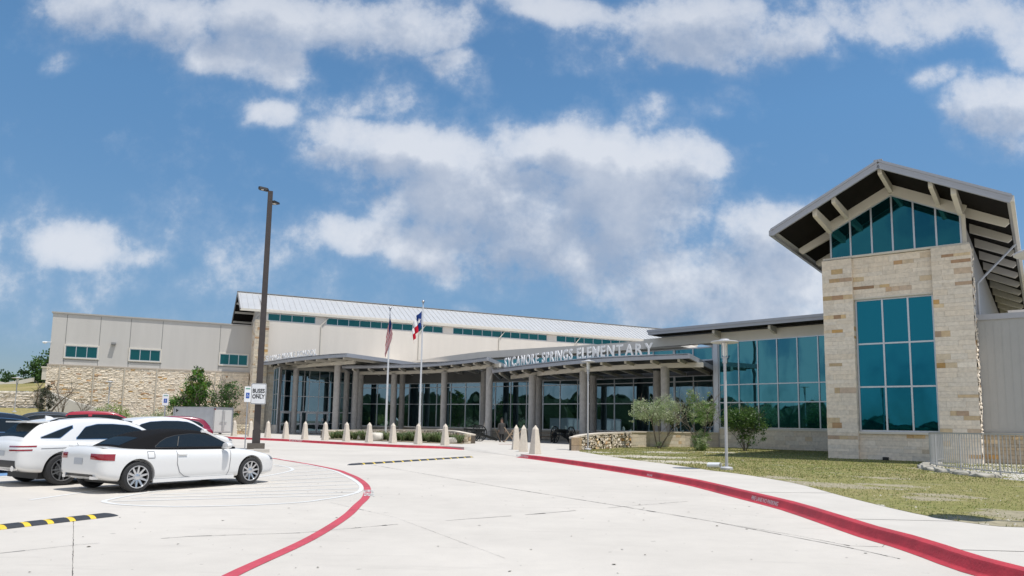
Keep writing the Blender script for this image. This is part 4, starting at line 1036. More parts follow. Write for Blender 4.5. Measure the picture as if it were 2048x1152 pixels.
# ================================================================ TREES AND SHRUBS
def stem(mb, p, d, L, r, depth, rnd, spread=.5, n=6, tips=None, up=.25):
    segs = 4; q = p.copy(); d = d.normalized()
    for i in range(segs):
        nd = (d+Vector((rnd.uniform(-.16, .16), rnd.uniform(-.16, .16), rnd.uniform(-.05, .1)))).normalized()
        q2 = q+nd*L/segs; r2 = r*(1-.4*(i+1)/segs); mb.tube(q, q2, r*(1-.4*i/segs), r2, n, cap=False); q, d = q2, nd
        if depth > 0 and i >= 1 and rnd.random() < .75:
            a = rnd.uniform(0, 6.28); side = Vector((math.cos(a), math.sin(a), up)); stem(mb, q, (d*.6+side*spread).normalized(), L*rnd.uniform(.45, .7), r2*.6, depth-1, rnd, spread, max(4, n-1), tips, up)
    if tips is not None: tips.append(q)
    if depth > 0:
        for k in range(2):
            a = rnd.uniform(0, 6.28); side = Vector((math.cos(a), math.sin(a), up)); stem(mb, q, (d*.7+side*spread).normalized(), L*rnd.uniform(.5, .7), r*.5, depth-1, rnd, spread, max(4, n-1), tips, up)
def leaves(mb, blobs, n, size, cols, rnd, clump=.28, tips=None, flat=0.0, long_=1.0):
    tot = sum(b[1][0]*b[1][1]*b[1][2]*(b[2] if len(b) > 2 else 1) for b in blobs)
    for b in blobs:
        c, rr = b[0], b[1]; w = (b[2] if len(b) > 2 else 1)
        k = int(n*rr[0]*rr[1]*rr[2]*w/tot); nc = max(4, k//34)
        cs = []
        for _ in range(nc):
            while True:
                v = Vector((rnd.uniform(-1, 1), rnd.uniform(-1, 1), rnd.uniform(-1, 1)))
                if .12 < v.length < 1: break
            v = v*(v.length**-.35) if v.length > 0 else v
            if v.length > 1.05: v *= 1/v.length
            cs.append((Vector((c[0]+v.x*rr[0], c[1]+v.y*rr[1], c[2]+v.z*rr[2])), rnd.uniform(.5, 1.25), rnd.random()))
        for _ in range(k):
            cc, cr, cb = rnd.choice(cs); sg = clump*cr*min(rr)
            p = cc+Vector((rnd.gauss(0, sg), rnd.gauss(0, sg), rnd.gauss(0, sg*.8)))
            s = size*rnd.uniform(.6, 1.35); a = Vector((rnd.gauss(0, 1), rnd.gauss(0, 1), rnd.gauss(0, .7))).normalized(); bb = a.orthogonal().normalized(); bb = (Matrix.Rotation(rnd.uniform(0, 6.28), 3, a) @ bb)
            c2 = a.cross(bb); col = cols[int(cb*len(cols)) % len(cols)]; kx = rnd.uniform(.7, 1.3); mb.cur = (col[0]*kx, col[1]*kx, col[2]*kx)
            mb.add([p-bb*s*long_*.5, p+c2*s*.28, p+bb*s*long_*.5, p-c2*s*.28], [(0, 1, 2, 3)])
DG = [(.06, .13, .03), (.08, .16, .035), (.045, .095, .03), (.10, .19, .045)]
OG = [(.42, .49, .28), (.50, .56, .34), (.32, .40, .20), (.58, .62, .43), (.26, .34, .16)]
LG = [(.14, .24, .06), (.18, .30, .07), (.09, .17, .04), (.22, .33, .10)]
def tree(name, label, cat, base, stems, blobs, n, size, cols, seed, r=.05, H_=2.0, depth=2, clump=.28, group=None, lean=.35, long_=1.0):
    rnd = random.Random(seed); T = thing(name, label, cat, base, group=group); tips = []
    mb = MB()
    for k in range(stems):
        a = 6.28*k/stems+rnd.uniform(-.4, .4); l = lean if stems > 1 else .05
        stem(mb, base+Vector((math.cos(a)*.06*(stems > 1), math.sin(a)*.06*(stems > 1), 0)), Vector((math.cos(a)*l, math.sin(a)*l, 1)), H_*rnd.uniform(.85, 1.1), r, depth, rnd, .55, 7, tips)
    mb.build('trunk', M_bark, T, smooth=True, fix=False)
    mb = MB(); bl_ = [((base.x+b[0][0], base.y+b[0][1], base.z+b[0][2]),)+tuple(b[1:]) for b in blobs]
    leaves(mb, bl_, n, size, cols, rnd, clump, long_=long_); mb.build('crown', M_leaf, T, fix=False)
    return T
# left pair against the rough stone wall
b = XY(388, 66, .15); tree('tree', 'bright green leafy tree before the rough stone wall behind the trailer', 'tree', b, 3,
    [((0.0, 0, 5.0), (.75, .8, .9)), ((.35, 0, 4.1), (1.15, 1.0, .8)), ((-.5, 0, 3.7), (.9, .9, 1.0)), ((.1, 0, 2.6), (1.0, 1.0, .9)), ((-1.5, 0, 2.5), (.8, .8, .8), 1.4), ((-.4, 0, 1.6), (.9, .9, .6)), ((.0, 0, 5.7), (.45, .45, .5), 1.6)], 7500, .20, [(.10, .24, .03), (.07, .17, .025), (.14, .30, .04), (.05, .11, .03), (.18, .20, .04)], 3, .09, 3.0)
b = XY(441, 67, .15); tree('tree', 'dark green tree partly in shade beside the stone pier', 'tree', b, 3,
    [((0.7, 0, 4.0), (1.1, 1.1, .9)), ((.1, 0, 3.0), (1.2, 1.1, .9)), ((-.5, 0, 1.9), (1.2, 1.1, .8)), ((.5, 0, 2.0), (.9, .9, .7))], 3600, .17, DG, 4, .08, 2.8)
for (px, D, h, lb) in [(118, 66, 2.7, 'thin bare branched tree before the sloping concrete wall, left one'), (155, 66, 2.1, 'thin bare branched tree before the sloping concrete wall, right one')]:
    b = XY(px, D, .9); T = thing('bare_tree', lb, 'tree', b, group='small bare trees by the concrete wall'); mb = MB(); rnd = random.Random(px)
    for k in range(3): stem(mb, b, Vector((rnd.uniform(-.4, .4), rnd.uniform(-.3, .3), 1)), h*.62, .05, 2, rnd, .6, 5)
    mb.build('trunk', M_bark, T, smooth=True, fix=False)
    if px == 118:
        mb = MB(); leaves(mb, [((b.x, b.y, b.z+.7), (.3, .3, .5))], 260, .14, DG, rnd); mb.build('foliage', M_leaf, T, fix=False)
b = XY(84, 66, .8); tree('evergreen_tree', 'narrow dark grey green tree with upswept arms at the end of the stone retaining wall', 'tree', b, 2,
    [((0.1, 0, 1.6), (.45, .45, 1.6)), ((.75, 0, 2.2), (.35, .35, .6)), ((-.4, 0, 2.1), (.35, .3, .6)), ((.15, 0, 3.0), (.35, .35, .7))], 2600, .13, [(.07, .085, .05), (.05, .06, .04), (.10, .11, .07)], 5, .10, 2.4, group=None)
b = XY(216, 64, .5); tree('shrub', 'yellow green feathery shrub under the small pole lamp', 'shrub', b, 4, [((.2, 0, 1.5), (1.2, .8, .7)), ((-.9, 0, 1.1), (.7, .5, .6), .4), ((1.1, 0, 1.4), (.6, .6, .5))], 2000, .12, [(.30, .38, .10), (.22, .33, .07), (.38, .42, .16)], 6, .03, 1.2)
for (px, D, h, lb, cl_) in [(313, 63, 2.4, 'grey green sparse shrub left of the accessible parking sign', OG), (342, 62, 2.2, 'grey green sparse shrub right of the accessible parking sign', OG), (285, 64, 1.6, 'low pale sparse shrub before the rough stone wall', OG), (262, 64, 1.5, 'small thin shrub at the low end of the concrete wall', OG)]:
    b = XY(px, D, .15); tree('shrub', lb, 'shrub', b, 4, [((0, 0, h*.62), (.75, .6, h*.36)), ((.3, 0, h*.4), (.6, .5, h*.25))], 850, .13, cl_, px, .025, h*.6, clump=.4)
# the three by the lawn
b = XY(1318, 45.5, .15, 893); tree('crape_myrtle', 'wide pale green multi stemmed small tree, leftmost on the lawn', 'tree', b, 5,
    [((-1.0, 0, 2.45), (.75, .7, .6)), ((-.3, .1, 2.35), (.8, .7, .65)), ((.55, 0, 2.5), (.9, .8, .8)), ((-1.45, 0, 1.95), (.5, .5, .4), .8), ((1.0, 0, 2.1), (.55, .5, .5), .7), ((.2, 0, 1.9), (.8, .7, .4), .6), ((.15, 0, .45), (.5, .4,   .45), .45)], 8500, .085, OG, 12, .035, 1.9, depth=2, clump=.22, lean=.5)
b = XY(1402, 42.5, .15, 897); tree('crape_myrtle', 'tall wispy pale tree with dense leafy base, middle of the lawn trees', 'tree', b, 5,
    [((-.35, 0, 2.6), (.55, .5, .7)), ((-.6, 0, 3.2), (.25, .25, .35), 1.6), ((.35, 0, 2.4), (.6, .5, .7), .7), ((.55, 0, 3.2), (.2, .2, .3), .8), ((-.1, 0, 1.9), (.7, .5, .4), .8), ((0, 0, .6), (.5, .45, .62), 2.4)], 7500, .080, OG[:3]+LG[:2], 13, .028, 2.1, depth=2, clump=.24, lean=.32)
b = XY(1490, 43.8, .15, 893); tree('shrub_tree', 'fresh green low shrub tree by the stone base, rightmost on the lawn', 'tree', b, 6,
    [((-.75, -.1, 1.95), (.6, .55, .55)), ((.1, 0, 2.05), (.8, .6, .6)), ((.7, 0, 1.6), (.6, .5, .5)), ((-.3, 0, 1.5), (.7, .5, .4)), ((.3, 0, .7), (.6, .5, .45), .5), ((.9, 0, .9), (.4, .4,   .25), .5)], 7000, .10, [(.10, .20, .04), (.06, .13, .03), (.16, .27, .06), (.04, .09, .025)], 14, .026, 1.5, depth=2, clump=.32, lean=.35)
# tree behind the left hill
b = XY(70, 106, 5.5); tree('evergreen_tree', 'dark green rounded tree behind the left end of the stone wing', 'tree', b, 1,
    [((1.5, 0, 3.2), (2.6, 2, 2.4)), ((-1.2, 0, 1.6), (2.0, 1.6, 1.5)), ((3.5, 0, 4.0), (2, 2, 2.2)), ((-3.0, 0, .6), (1.4, 1.2, .9))], 5200, .42, DG, 15, .2, 2.5, clump=.25)
b = XY(-20, 130, 6.0); tree('evergreen_tree', 'distant dark tree beyond the parapet at the far left edge', 'tree', b, 1, [((0, 0, 2.2), (3.5, 2, 1.6))], 1500, .5, DG, 16, .2, 1.5)
# woodland across the road behind the photographer (seen in the glass)
mb = MB(); rnd = random.Random(44)
for k in range(190):
    da = rnd.uniform(146, 300); a = R(da); d_ = rnd.uniform(85, 120); c = Vector((math.cos(a)*d_, math.sin(a)*d_, 0)); h = rnd.uniform(.55, 1.1)*(7.6 if da < 200 else 6.0 if da < 212 else 4.0); rr = rnd.uniform(1.8, 4.2)
    col = tuple(q*.45 for q in rnd.choice(DG)); n_ = 10; base_i = []
    rings = []
    for j in range(7):
        ph = j/6*math.pi; rings.append([c+Vector((rr*math.sin(ph)*math.cos(6.28*i/n_)*rnd.uniform(.75, 1.25), rr*math.sin(ph)*math.sin(6.28*i/n_)*rnd.uniform(.75, 1.25), h*.5*(1-math.cos(ph))*rnd.uniform(.9, 1.1))) for i in range(n_)])
    mb.cur = col; mb.loft(rings, caps=False)
tag(mb.build('woodland', M_leaf, fix=False), 'wooded belt across the road, mirrored in the glass', 'woodland', kind='stuff')

# ================================================================ PLANTERS
def planter(name, label, pts, tops, seed, z0=.1, thick=.42, **k):
    T = thing(name, label, 'planter wall', pts[0]); mb = MB(); cp = MB()
    for i in range(len(pts)-1):
        a, b = pts[i], pts[i+1]; dv = b-a; ln = dv.length; dv.normalize(); nv = Vector((-dv.y, dv.x, 0)); 
        if nv.y < 0: nv = -nv
        tf = lambda s, i=i, ln=ln: tops[i]+(tops[i+1]-tops[i])*s/ln-.09
        stone_wall(mb, a, dv, nv, 0, ln, z0, max(tops[i], tops[i+1]), b=0, seed=seed+i, topfn=tf, ch=(.10, .2), bl=(.14, .42), jit=.04, rough=.09, **k)
        cp.loft([[a+nv*-.05+Zu*(tops[i]-.09), a+nv*-.05+Zu*tops[i], a+nv*thick+Zu*tops[i], a+nv*thick+Zu*(tops[i]-.09)], [b+nv*-.05+Zu*(tops[i+1]-.09), b+nv*-.05+Zu*tops[i+1], b+nv*thick+Zu*tops[i+1], b+nv*thick+Zu*(tops[i+1]-.09)]])
        core_ = MB() if False else None
    mb.build('rubble_face', M_stone, T); cp.build('capstone', M_boll, T)
    cc = MB()
    for i in range(len(pts)-1):
        a, b = pts[i], pts[i+1]; dv = (b-a).normalized(); nv = Vector((-dv.y, dv.x, 0)); nv = -nv if nv.y < 0 else nv
        cc.loft([[a+nv*.04+Zu*(z0-.1), a+nv*.04+Zu*(tops[i]-.1), a+nv*(thick-.03)+Zu*(tops[i]-.1), a+nv*(thick-.03)+Zu*(z0-.1)], [b+nv*.04+Zu*(z0-.1), b+nv*.04+Zu*(tops[i+1]-.1), b+nv*(thick-.03)+Zu*(tops[i+1]-.1), b+nv*(thick-.03)+Zu*(z0-.1)]])
    cc.build('core', mat('dark_mortar', (.12, .10, .08), .95), T)  # dark mortar core showing in the gaps between the stones
    return T
pr = [XY(1146, 39.8), XY(1160, 40.0), XY(1173, 40.8), XY(1190, 42.0), XY(1208, 43.4), XY(1235, 45.4), XY(1262, 47.2)]
T2_ = planter('planter_wall', 'curved rubble stone planter wall at the right end of the forecourt', pr, [.88, .96, 1.02, 1.07, 1.11, 1.14, 1.16], 90, ochre=.16, base=(.60, .53, .43), var=.13)
mb = MB(); a = XY(1143.5, 39.5); mb.mi = 0
stone_wall(mb, a, *frame(-20), 0, .46, .1, .86, b=-.06, seed=97, ochre=.6, base=(.50, .38, .26), ch=(.3, .45), bl=(.4, .5), jit=.02, depth=.5)
mb.build('end_stone', M_stone, T2_)
pw = [XY(1262, 47.2), XY(1300, 49.0), XY(1370, 50.5), XY(1437, 50.9)]
Tn = thing('low_wall', 'smooth limestone block low wall in shade behind the lawn trees', 'wall', pw[0]); mb = MB(); cp = MB()
for i in range(3):
    a, b = pw[i], pw[i+1]; dv = b-a; ln = dv.length; dv.normalize(); nv = Vector((-dv.y, dv.x, 0)); stone_wall(mb, a, dv, nv, 0, ln, .1, 1.12, b=0, seed=100+i, ochre=.06, base=(.64, .57, .47), ch=(.18, .3), bl=(.5, 1.2), depth=.4, gap=.003)
    cp.obox(a, dv, nv, 0, ln, -.05, .45, 1.12, 1.20)
mb.build('stone_face', M_stone, Tn); cp.build('capstone', M_boll, Tn)
pl = [XY(646, 60), XY(700, 61.5), XY(740, 60.5), XY(800, 59), XY(873, 55.5), XY(908, 53), XY(934, 50.6), XY(942, 50.2)]
T1_ = planter('planter_wall', 'long curved rubble planter wall behind the bollard row and flagpoles', pl, [.80, .84, .90, .98, 1.05, .98, .84, .80], 110, ochre=.12, base=(.60, .53, .43), var=.12)
mb = MB(); stone_wall(mb, XY(929.5, 49.8), *frame(-8), 0, .48, .1, .83, b=-.06, seed=99, ochre=.1, base=(.62, .54, .43), ch=(.16, .3), bl=(.2, .5), jit=.03, rough=.05, depth=.5); mb.build('end_stone', M_stone, T1_)
mb = MB(); stone_wall(mb, XY(466, 68), *frame(10), 0, 1.7, .1, 1.1, b=0, seed=98, ochre=.25, base=(.64, .56, .43), ch=(.12, .25), bl=(.2, .5), jit=.04, rough=.07, depth=.4)
tag(mb.build('low_wall', M_stone), 'short low rubble wall between the first two bollards', 'wall')
bed = MB(); bp = [XY(660, 54.5), XY(760, 52.0), XY(860, 49.2), XY(926, 48.4), XY(928, 50), XY(880, 54.5), XY(800, 58), XY(720, 60), XY(655, 59.5)]
bed.prism([(p.x, p.y) for p in bp], .14, .20); structure(bed.build('planting_bed', M_dirt), 'mulched planting bed behind the bollards', 'planting bed')
rnd = random.Random(8); gi = 0
def clump_mesh(seed):
    rnd = random.Random(seed); mb = MB()
    for k in range(150):
        a = rnd.uniform(0, 6.28); l = rnd.uniform(.35, .8); o_ = Vector((math.cos(a), math.sin(a), 0)); r0 = rnd.uniform(0, .12); kx = rnd.uniform(.7, 1.3); c = rnd.choice([(.13, .20, .06), (.20, .26, .11), (.09, .15, .05), (.28, .30, .16)]); mb.cur = tuple(q*kx for q in c)
        b0_ = o_*r0; m_ = b0_+o_*l*.35+Zu*l*.75; t_ = b0_+o_*l*.72+Zu*l*rnd.uniform(.55, .95); n_ = Vector((-o_.y, o_.x, 0))*.014
        mb.add([b0_-n_, b0_+n_, m_+n_, m_-n_, t_], [(0, 1, 2, 3), (3, 2, 4)])
    return mb.mesh('plant', M_leaf, fix=False)
cm = [clump_mesh(s) for s in (1, 2, 3)]
for k in range(30):
    t = (k+.5)/30; px = 662+t*262; D = 56.5-7.2*t+rnd.uniform(-1.4, 1.3)
    if 742 < px < 758: continue
    p = XY(px, D, .18); o = bpy.data.objects.new('plant', cm[k % 3]); C.objects.link(o); o.location = p; o.rotation_euler = (0, 0, rnd.uniform(0, 6)); s_ = rnd.uniform(.85, 1.25); o.scale = (s_*1.1, s_*1.1, s_)
    tag(o, 'grassy green clump in the planter bed '+('left of the left flagpole' if px < 765 else 'between the two flagpoles' if px < 836 else 'right of the right flagpole'), 'plant', 'grassy clumps in the planter bed')
def boulder(p, r, seed, name, label, cat, col=(.58, .53, .45), group=None, parent=None, flat=.7, ax=1.0, rz=0.0):
    rnd = random.Random(seed); bm = bmesh.new(); bmesh.ops.create_icosphere(bm, subdivisions=3, radius=1)
    for v in bm.verts:
        n_ = noise.fractal(v.co*1.3+Vector((seed*3.1, 0, 0)), 1, 2, 4); v.co *= 1+.32*n_; v.co.x = max(-.86, min(.86, v.co.x)); v.co.y = max(-.8, min(.8, v.co.y)); v.co.z = max(-.7, min(.72, v.co.z)); v.co = Vector((v.co.x*r*ax, v.co.y*r, v.co.z*r*flat))
    me = bpy.data.meshes.new(name); bm.to_mesh(me); bm.free(); me.materials.append(M_edge if name == 'edging_stone' else M_boulder); me.polygons.foreach_set('use_smooth', [True]*len(me.polygons))
    o = bpy.data.objects.new(name, me); C.objects.link(o); o.location = p; o.rotation_euler = (0, 0, rz)
    if parent is None: tag(o, label, cat, group)
    else: o.parent = parent; o.location = p-root_of(parent).location
    return o
M_edge = mat('weathered_block', (.38, .355, .30), .9, nscale=3, namt=.35, bump=.8, bscale=9, detail=8)
M_boulder = mat('boulder', (.56, .52, .45), .9, nscale=2.5, namt=.28, bump=.8, bscale=9, detail=8)
boulder(XY(752, 52.6, .45), .62, 1, 'boulder', 'pale rough boulder in the bed beside the left flagpole', 'boulder')
boulder(XY(905, 49.2, .35), .42, 2, 'boulder', 'small pale boulder behind the last bollard of the row', 'boulder')
boulder(XY(724, 54.5, .35), .35, 3, 'boulder', 'low pale boulder left of the left flagpole', 'boulder')

# ================================================================ BOLLARDS
def bollard_mesh():
    mb = MB(); r0, r1 = .30, .152; rings = []
    for (r, z) in ((r0-.012, 0), (r0, .012), (r1+.004, 1.150), (r1-.006, 1.168), (.012, 1.345), (.004, 1.35)):
        rings.append([Vector((r*math.cos(a), r*math.sin(a), z)) for a in (R(45), R(135), R(225), R(315))])
    mb.loft(rings); return mb.mesh('bollard', M_boll)
bme = bollard_mesh()
# bevelled corners
bm = bmesh.new(); bm.from_mesh(bme); bmesh.ops.bevel(bm, geom=[e for e in bm.edges if abs((e.verts[0].co-e.verts[1].co).z) > .3], offset=.012, segments=1, affect='EDGES'); bm.to_mesh(bme); bm.free()
row = [(467.8, 873.2), (500.3, 874.6), (535, 876.3), (571, 878.4), (609.3, 880), (649.8, 881.8), (692.3, 884), (737.8, 886.2), (785.4, 887.6), (836, 889.8), (889.8, 891.8)]
ordw = ['first', 'second', 'third', 'fourth', 'fifth', 'sixth', 'seventh', 'eighth', 'ninth', 'tenth', 'eleventh']
for i, (x, y) in enumerate(row):
    p = G(x, y-1.2, .15); o = bpy.data.objects.new('bollard', bme); C.objects.link(o); o.location = p; o.rotation_euler = (0, 0, R(44)); s_ = (1.5-.15)/1.35; o.scale = (1.0, 1.0, s_)
    tag(o, f'tan pointed bollard behind the far red kerb, {ordw[i]} from the left', 'bollard', 'pointed bollards along the far kerb')
for i, (x, y, az, lb) in enumerate([(1031.8, 900.6, 10, 'left and farthest'), (1047, 904.8, 80, 'middle'), (1070.3, 909.5, 40, 'right and nearest')]):
    p = G(x, y-1.5, .15); o = bpy.data.objects.new('bollard', bme); C.objects.link(o); o.location = p; o.rotation_euler = (0, 0, R(az)); o.scale = (1, 1, 1.0)
    tag(o, f'tan pointed bollard in the tight group of three, {lb} of them', 'bollard', 'three pointed bollards at the end of the lawn kerb')

# ================================================================ LAMPS
def path_lamp(loc, height, label, group='disc topped path lamps', disc=.45, rz=.3):
    T = thing('path_lamp', label, 'lamp', loc, rz, group); h = height
    mb = MB(); mb.lathe([(.20, 0), (.20, .07), (.17, .10), (.075, .115)], 24); mb.build('base', M_lamp, T, smooth=40, world=False)
    mb = MB(); mb.lathe([(.050, .1), (.047, h-.78), (.072, h-.775), (.072, h-.60), (.085, h-.595), (.085, h-.57), (.05, h-.565), (.05, h-.5)], 20); mb.build('post', M_lamp, T, smooth=40, world=False)
    for k in range(3):
        a = 2.094*k; mb = MB(); mb.tube((.105*math.cos(a), .105*math.sin(a), h-.60), (.105*math.cos(a), .105*math.sin(a), h-.09), .012, n=8); mb.build('rod', M_lamp, T, world=False)
    mb = MB(); mb.lathe([(.04, h-.56), (.07, h-.5), (.07, h-.2), (.09, h-.1)], 16); mb.build('lamp_glass', mat('opal', (.75, .74, .70), .3), T, smooth=40, world=False)
    mb = MB(); mb.lathe([(.02, h-.085), (disc-.03, h-.10), (disc, h-.085), (disc, h-.065), (disc-.03, h-.05), (.16, h-.01), (.14, h+.03), (.01, h+.04)], 48); mb.build('shade', M_lamp, T, smooth=30, world=False)
    return T
l1 = G(1453.5, 940, .15); path_lamp(l1, 4.42-.15, 'grey disc topped lamp post on the lawn edge before the glass bay')
l2 = G(1175.5, 900.5, .15); path_lamp(l2, 5.2-.15, 'grey disc topped lamp post standing at the rubble planter wall', disc=.40)
l3 = Vector((8.30, 10.85, .15)); path_lamp(l3, 4.22, 'grey disc topped lamp at the right picture edge, only its disc in view')
path_lamp(XY(213, 67, .3), 4.6, 'small grey path lamp over the yellow green shrub'); path_lamp(XY(26, 70, 1.9), 3.4, 'small grey path lamp before the stone retaining wall', disc=.5)

# tall light pole
pp = XY(514, 38.2, 0)
TP = thing('light_pole', 'tall dark bronze square light pole with two flood heads in the parking lot', 'light pole', pp)
az_ = R(20); c_, s_ = math.cos(az_), math.sin(az_)
def sq(r, z, off=Vector((0, 0, 0))): return [pp+off+Vector((r*(c_*a-s_*b), r*(s_*a+c_*b), z)) for a, b in ((-1, -1), (1, -1), (1, 1), (-1, 1))]
mb = MB(); mb.loft([sq(.44, 0), sq(.44, .30)]); mb.build('base', mat('pole_base', (.12, .105, .09), .8, nscale=4, namt=.2), TP)
mb = MB(); mb.loft([sq(.205, .30), sq(.20, 1.0)]); mb.build('base_cover', M_bronze, TP)
ptop = atY(539, 383, 38.2).z
mb = MB(); mb.loft([sq(.172, .30), sq(.130, ptop)]); mb.build('pole', M_bronze, TP)
def head(d, zt, tilt):
    d = Vector(d).normalized(); sd2 = Vector((-d.y, d.x, 0)); o = pp+Zu*zt
    mb = MB(); mb.beam(o+d*.08, o+d*.24+Zu*.03, .06, .08); hd_ = mb.build('arm', M_bronze, TP)
    mb = MB(); up = Zu*1.0; rr = []
    for t, w, h in ((.10, .12, .05), (.16, .20, .11), (.56, .22, .10), (.64, .16, .05)):
        c = o+d*t+Zu*(tilt*t+.03); rr.append([c-sd2*w-Zu*h/2, c+sd2*w-Zu*h/2, c+sd2*w*.9+Zu*h/2, c-sd2*w*.9+Zu*h/2])
    mb.loft(rr); hh = mb.build('lamp_head', M_black, TP)
    mb = MB(); c = o+d*.38+Zu*(tilt*.38-.03); mb.add([c-sd2*.10-d*.10, c+sd2*.10-d*.10, c+sd2*.10+d*.10+Zu*tilt*.1, c-sd2*.10+d*.10+Zu*tilt*.1], [(0, 1, 2, 3)]); mb.build('lens', mat('lens', (.6, .6, .58), .2), hh, fix=False)
head((-.9, -.35, 0), ptop+.02, .12); head((.35, .95, 0), ptop-.55, -.02); head((-.35, -.95, 0), ptop-.5, .1) if False else None
cb = MB(); q = G(523, 905, 0); cb.obox(q, *frame(20), -.35, .35, -.2, .2, 0, .16)
tag(cb.build('concrete_block', M_walk), 'low pale concrete block at the foot of the tall pole', 'block')

# signs
def rrect(w, h, r, n=5):
    out = []
    for cx, cy, a0 in ((w/2-r, h/2-r, 0), (-w/2+r, h/2-r, 90), (-w/2+r, -h/2+r, 180), (w/2-r, -h/2+r, 270)):
        for k in range(n+1): a = R(a0+90*k/n); out.append((cx+r*math.cos(a), cy+r*math.sin(a)))
    return out
def plate(P, X, n_, c, w, h, r, d0, d1, mt, name, parent):
    pts = rrect(w, h, r); mb = MB(); A_ = [c+X*x+Zu*y+n_*d0 for x, y in pts]; B_ = [c+X*x+Zu*y+n_*d1 for x, y in pts]; k = len(pts)
    mb.add(A_+B_, [tuple(range(k)), tuple(range(2*k-1, k-1, -1))]+[(i, (i+1) % k, k+(i+1) % k, k+i) for i in range(k)]); return mb.build(name, mt, parent)
sx, sn2 = frame(8); sn2 = -sn2; sc_ = pp+Zu*0; D_ = 37.85
c = atY(517, 787.5, D_); w_, h_ = 29.5*D_/F, 41.5*D_/F
SG = thing('bus_sign', 'white buses only sign strapped to the tall light pole', 'sign', c)
plate(SG, sx, sn2, c, w_, h_, .07, -.012, 0.0, M_signw, 'sign_plate', SG); bo = None
mb = MB(); o1 = rrect(w_-.035, h_-.035, .06); o2 = rrect(w_-.075, h_-.075, .045); k = len(o1)
mb.add([c+sx*x+Zu*y+sn2*.003 for x, y in o1]+[c+sx*x+Zu*y+sn2*.003 for x, y in o2], [(i, (i+1) % k, k+(i+1) % k, k+i) for i in range(k)]); mb.build('border', M_black, SG, fix=False)
for tx, dz in (('BUSES', .055), ('ONLY', -.245)):
    me = text_mesh(tx, .27, .0, .009); me.transform(Matrix.Diagonal((.86, 1.08, 1, 1))); place_mesh(me, sx, Zu, sn2, c+sn2*.004+Zu*dz); me.materials.clear(); me.materials.append(M_black); link('lettering', me, SG)
mb = MB(); mb.obox(c, sx, -sn2, -.18, .18, .0, .22, -.05, .0) ; mb.build('strap', M_alug, SG)
def wheelchair(parent, c, X, n_, s):
    mb = MB()
    def disc_ring(cx, cy, r0, r1, a0, a1, nn=14):
        A_ = [c+X*(cx+r0*math.cos(a0+(a1-a0)*i/nn))*1+Zu*(cy+r0*math.sin(a0+(a1-a0)*i/nn))+n_*.006 for i in range(nn+1)]
        B_ = [c+X*(cx+r1*math.cos(a0+(a1-a0)*i/nn))+Zu*(cy+r1*math.sin(a0+(a1-a0)*i/nn))+n_*.006 for i in range(nn+1)]
        mb.strip(A_, B_)
    def ln(x0, y0, x1, y1, w):
        p = Vector((x0, y0)); q = Vector((x1, y1)); d = (q-p).normalized(); m2 = Vector((-d.y, d.x))*w/2
        mb.add([c+X*t.x+Zu*t.y+n_*.006 for t in (p-m2, q-m2, q+m2, p+m2)], [(0, 1, 2, 3)])
    disc_ring(-.1*s, -.22*s, .26*s, .34*s, R(100), R(350)); disc_ring(-.08*s, .62*s, 0.001, .10*s, 0, R(360)); ln(-.08*s, .5*s, -.04*s, .02*s, .11*s); ln(-.06*s, .06*s, .26*s, .04*s, .09*s); ln(.24*s, .06*s, .36*s, -.38*s, .09*s); ln(-.05*s, .30*s, .2*s, .27*s, .07*s)
    mb.build('wheelchair_symbol', M_signw, parent, fix=False)
def park_sign(px, D, ytop, ybot, wpx, label, base_z, poley):
    zt = atY(px, ytop, D).z; zb_ = atY(px, ybot, D).z; w = wpx*D/F; c = XY(px, D, (zt+zb_)/2, (ytop+ybot)/2); c.z = (zt+zb_)/2
    g = XY(px+.3, D+.04, 0, 860); T = thing('parking_sign', label, 'sign', Vector((c.x, D, 0)), group='accessible parking signs')
    X, n_ = frame(30); n_ = -n_
    mb = MB(); mb.tube((c.x, D+.03, 0), (c.x, D+.03, zt+.05), .032, n=10); mb.build('post', M_alug, T, smooth=True)
    h = zt-zb_; plate(T, X, n_, c, w*1.15, h, .03, .0, .01, M_signw, 'sign_plate', T)
    q = c-Zu*h*.08; bp_ = plate(T, X, n_, q+n_*.012, w*.62, h*.36, .01, 0, .003, M_blue, 'symbol_panel', T); wheelchair(T, q+n_*.012, X, n_, h*.15)
    plate(T, X, n_, c+Zu*h*.36+n_*.012, w*.8, h*.07, .005, 0, .003, mat('sign_green', (.10, .30, .22), .5), 'text_band', T)
park_sign(495.5, 37.2, 773, 804, 11, 'narrow accessible parking sign standing just left of the bus sign', 0, 896)
park_sign(331, 38, 788, 811, 10, 'accessible parking sign rising behind the black soft top car', 0, 862)

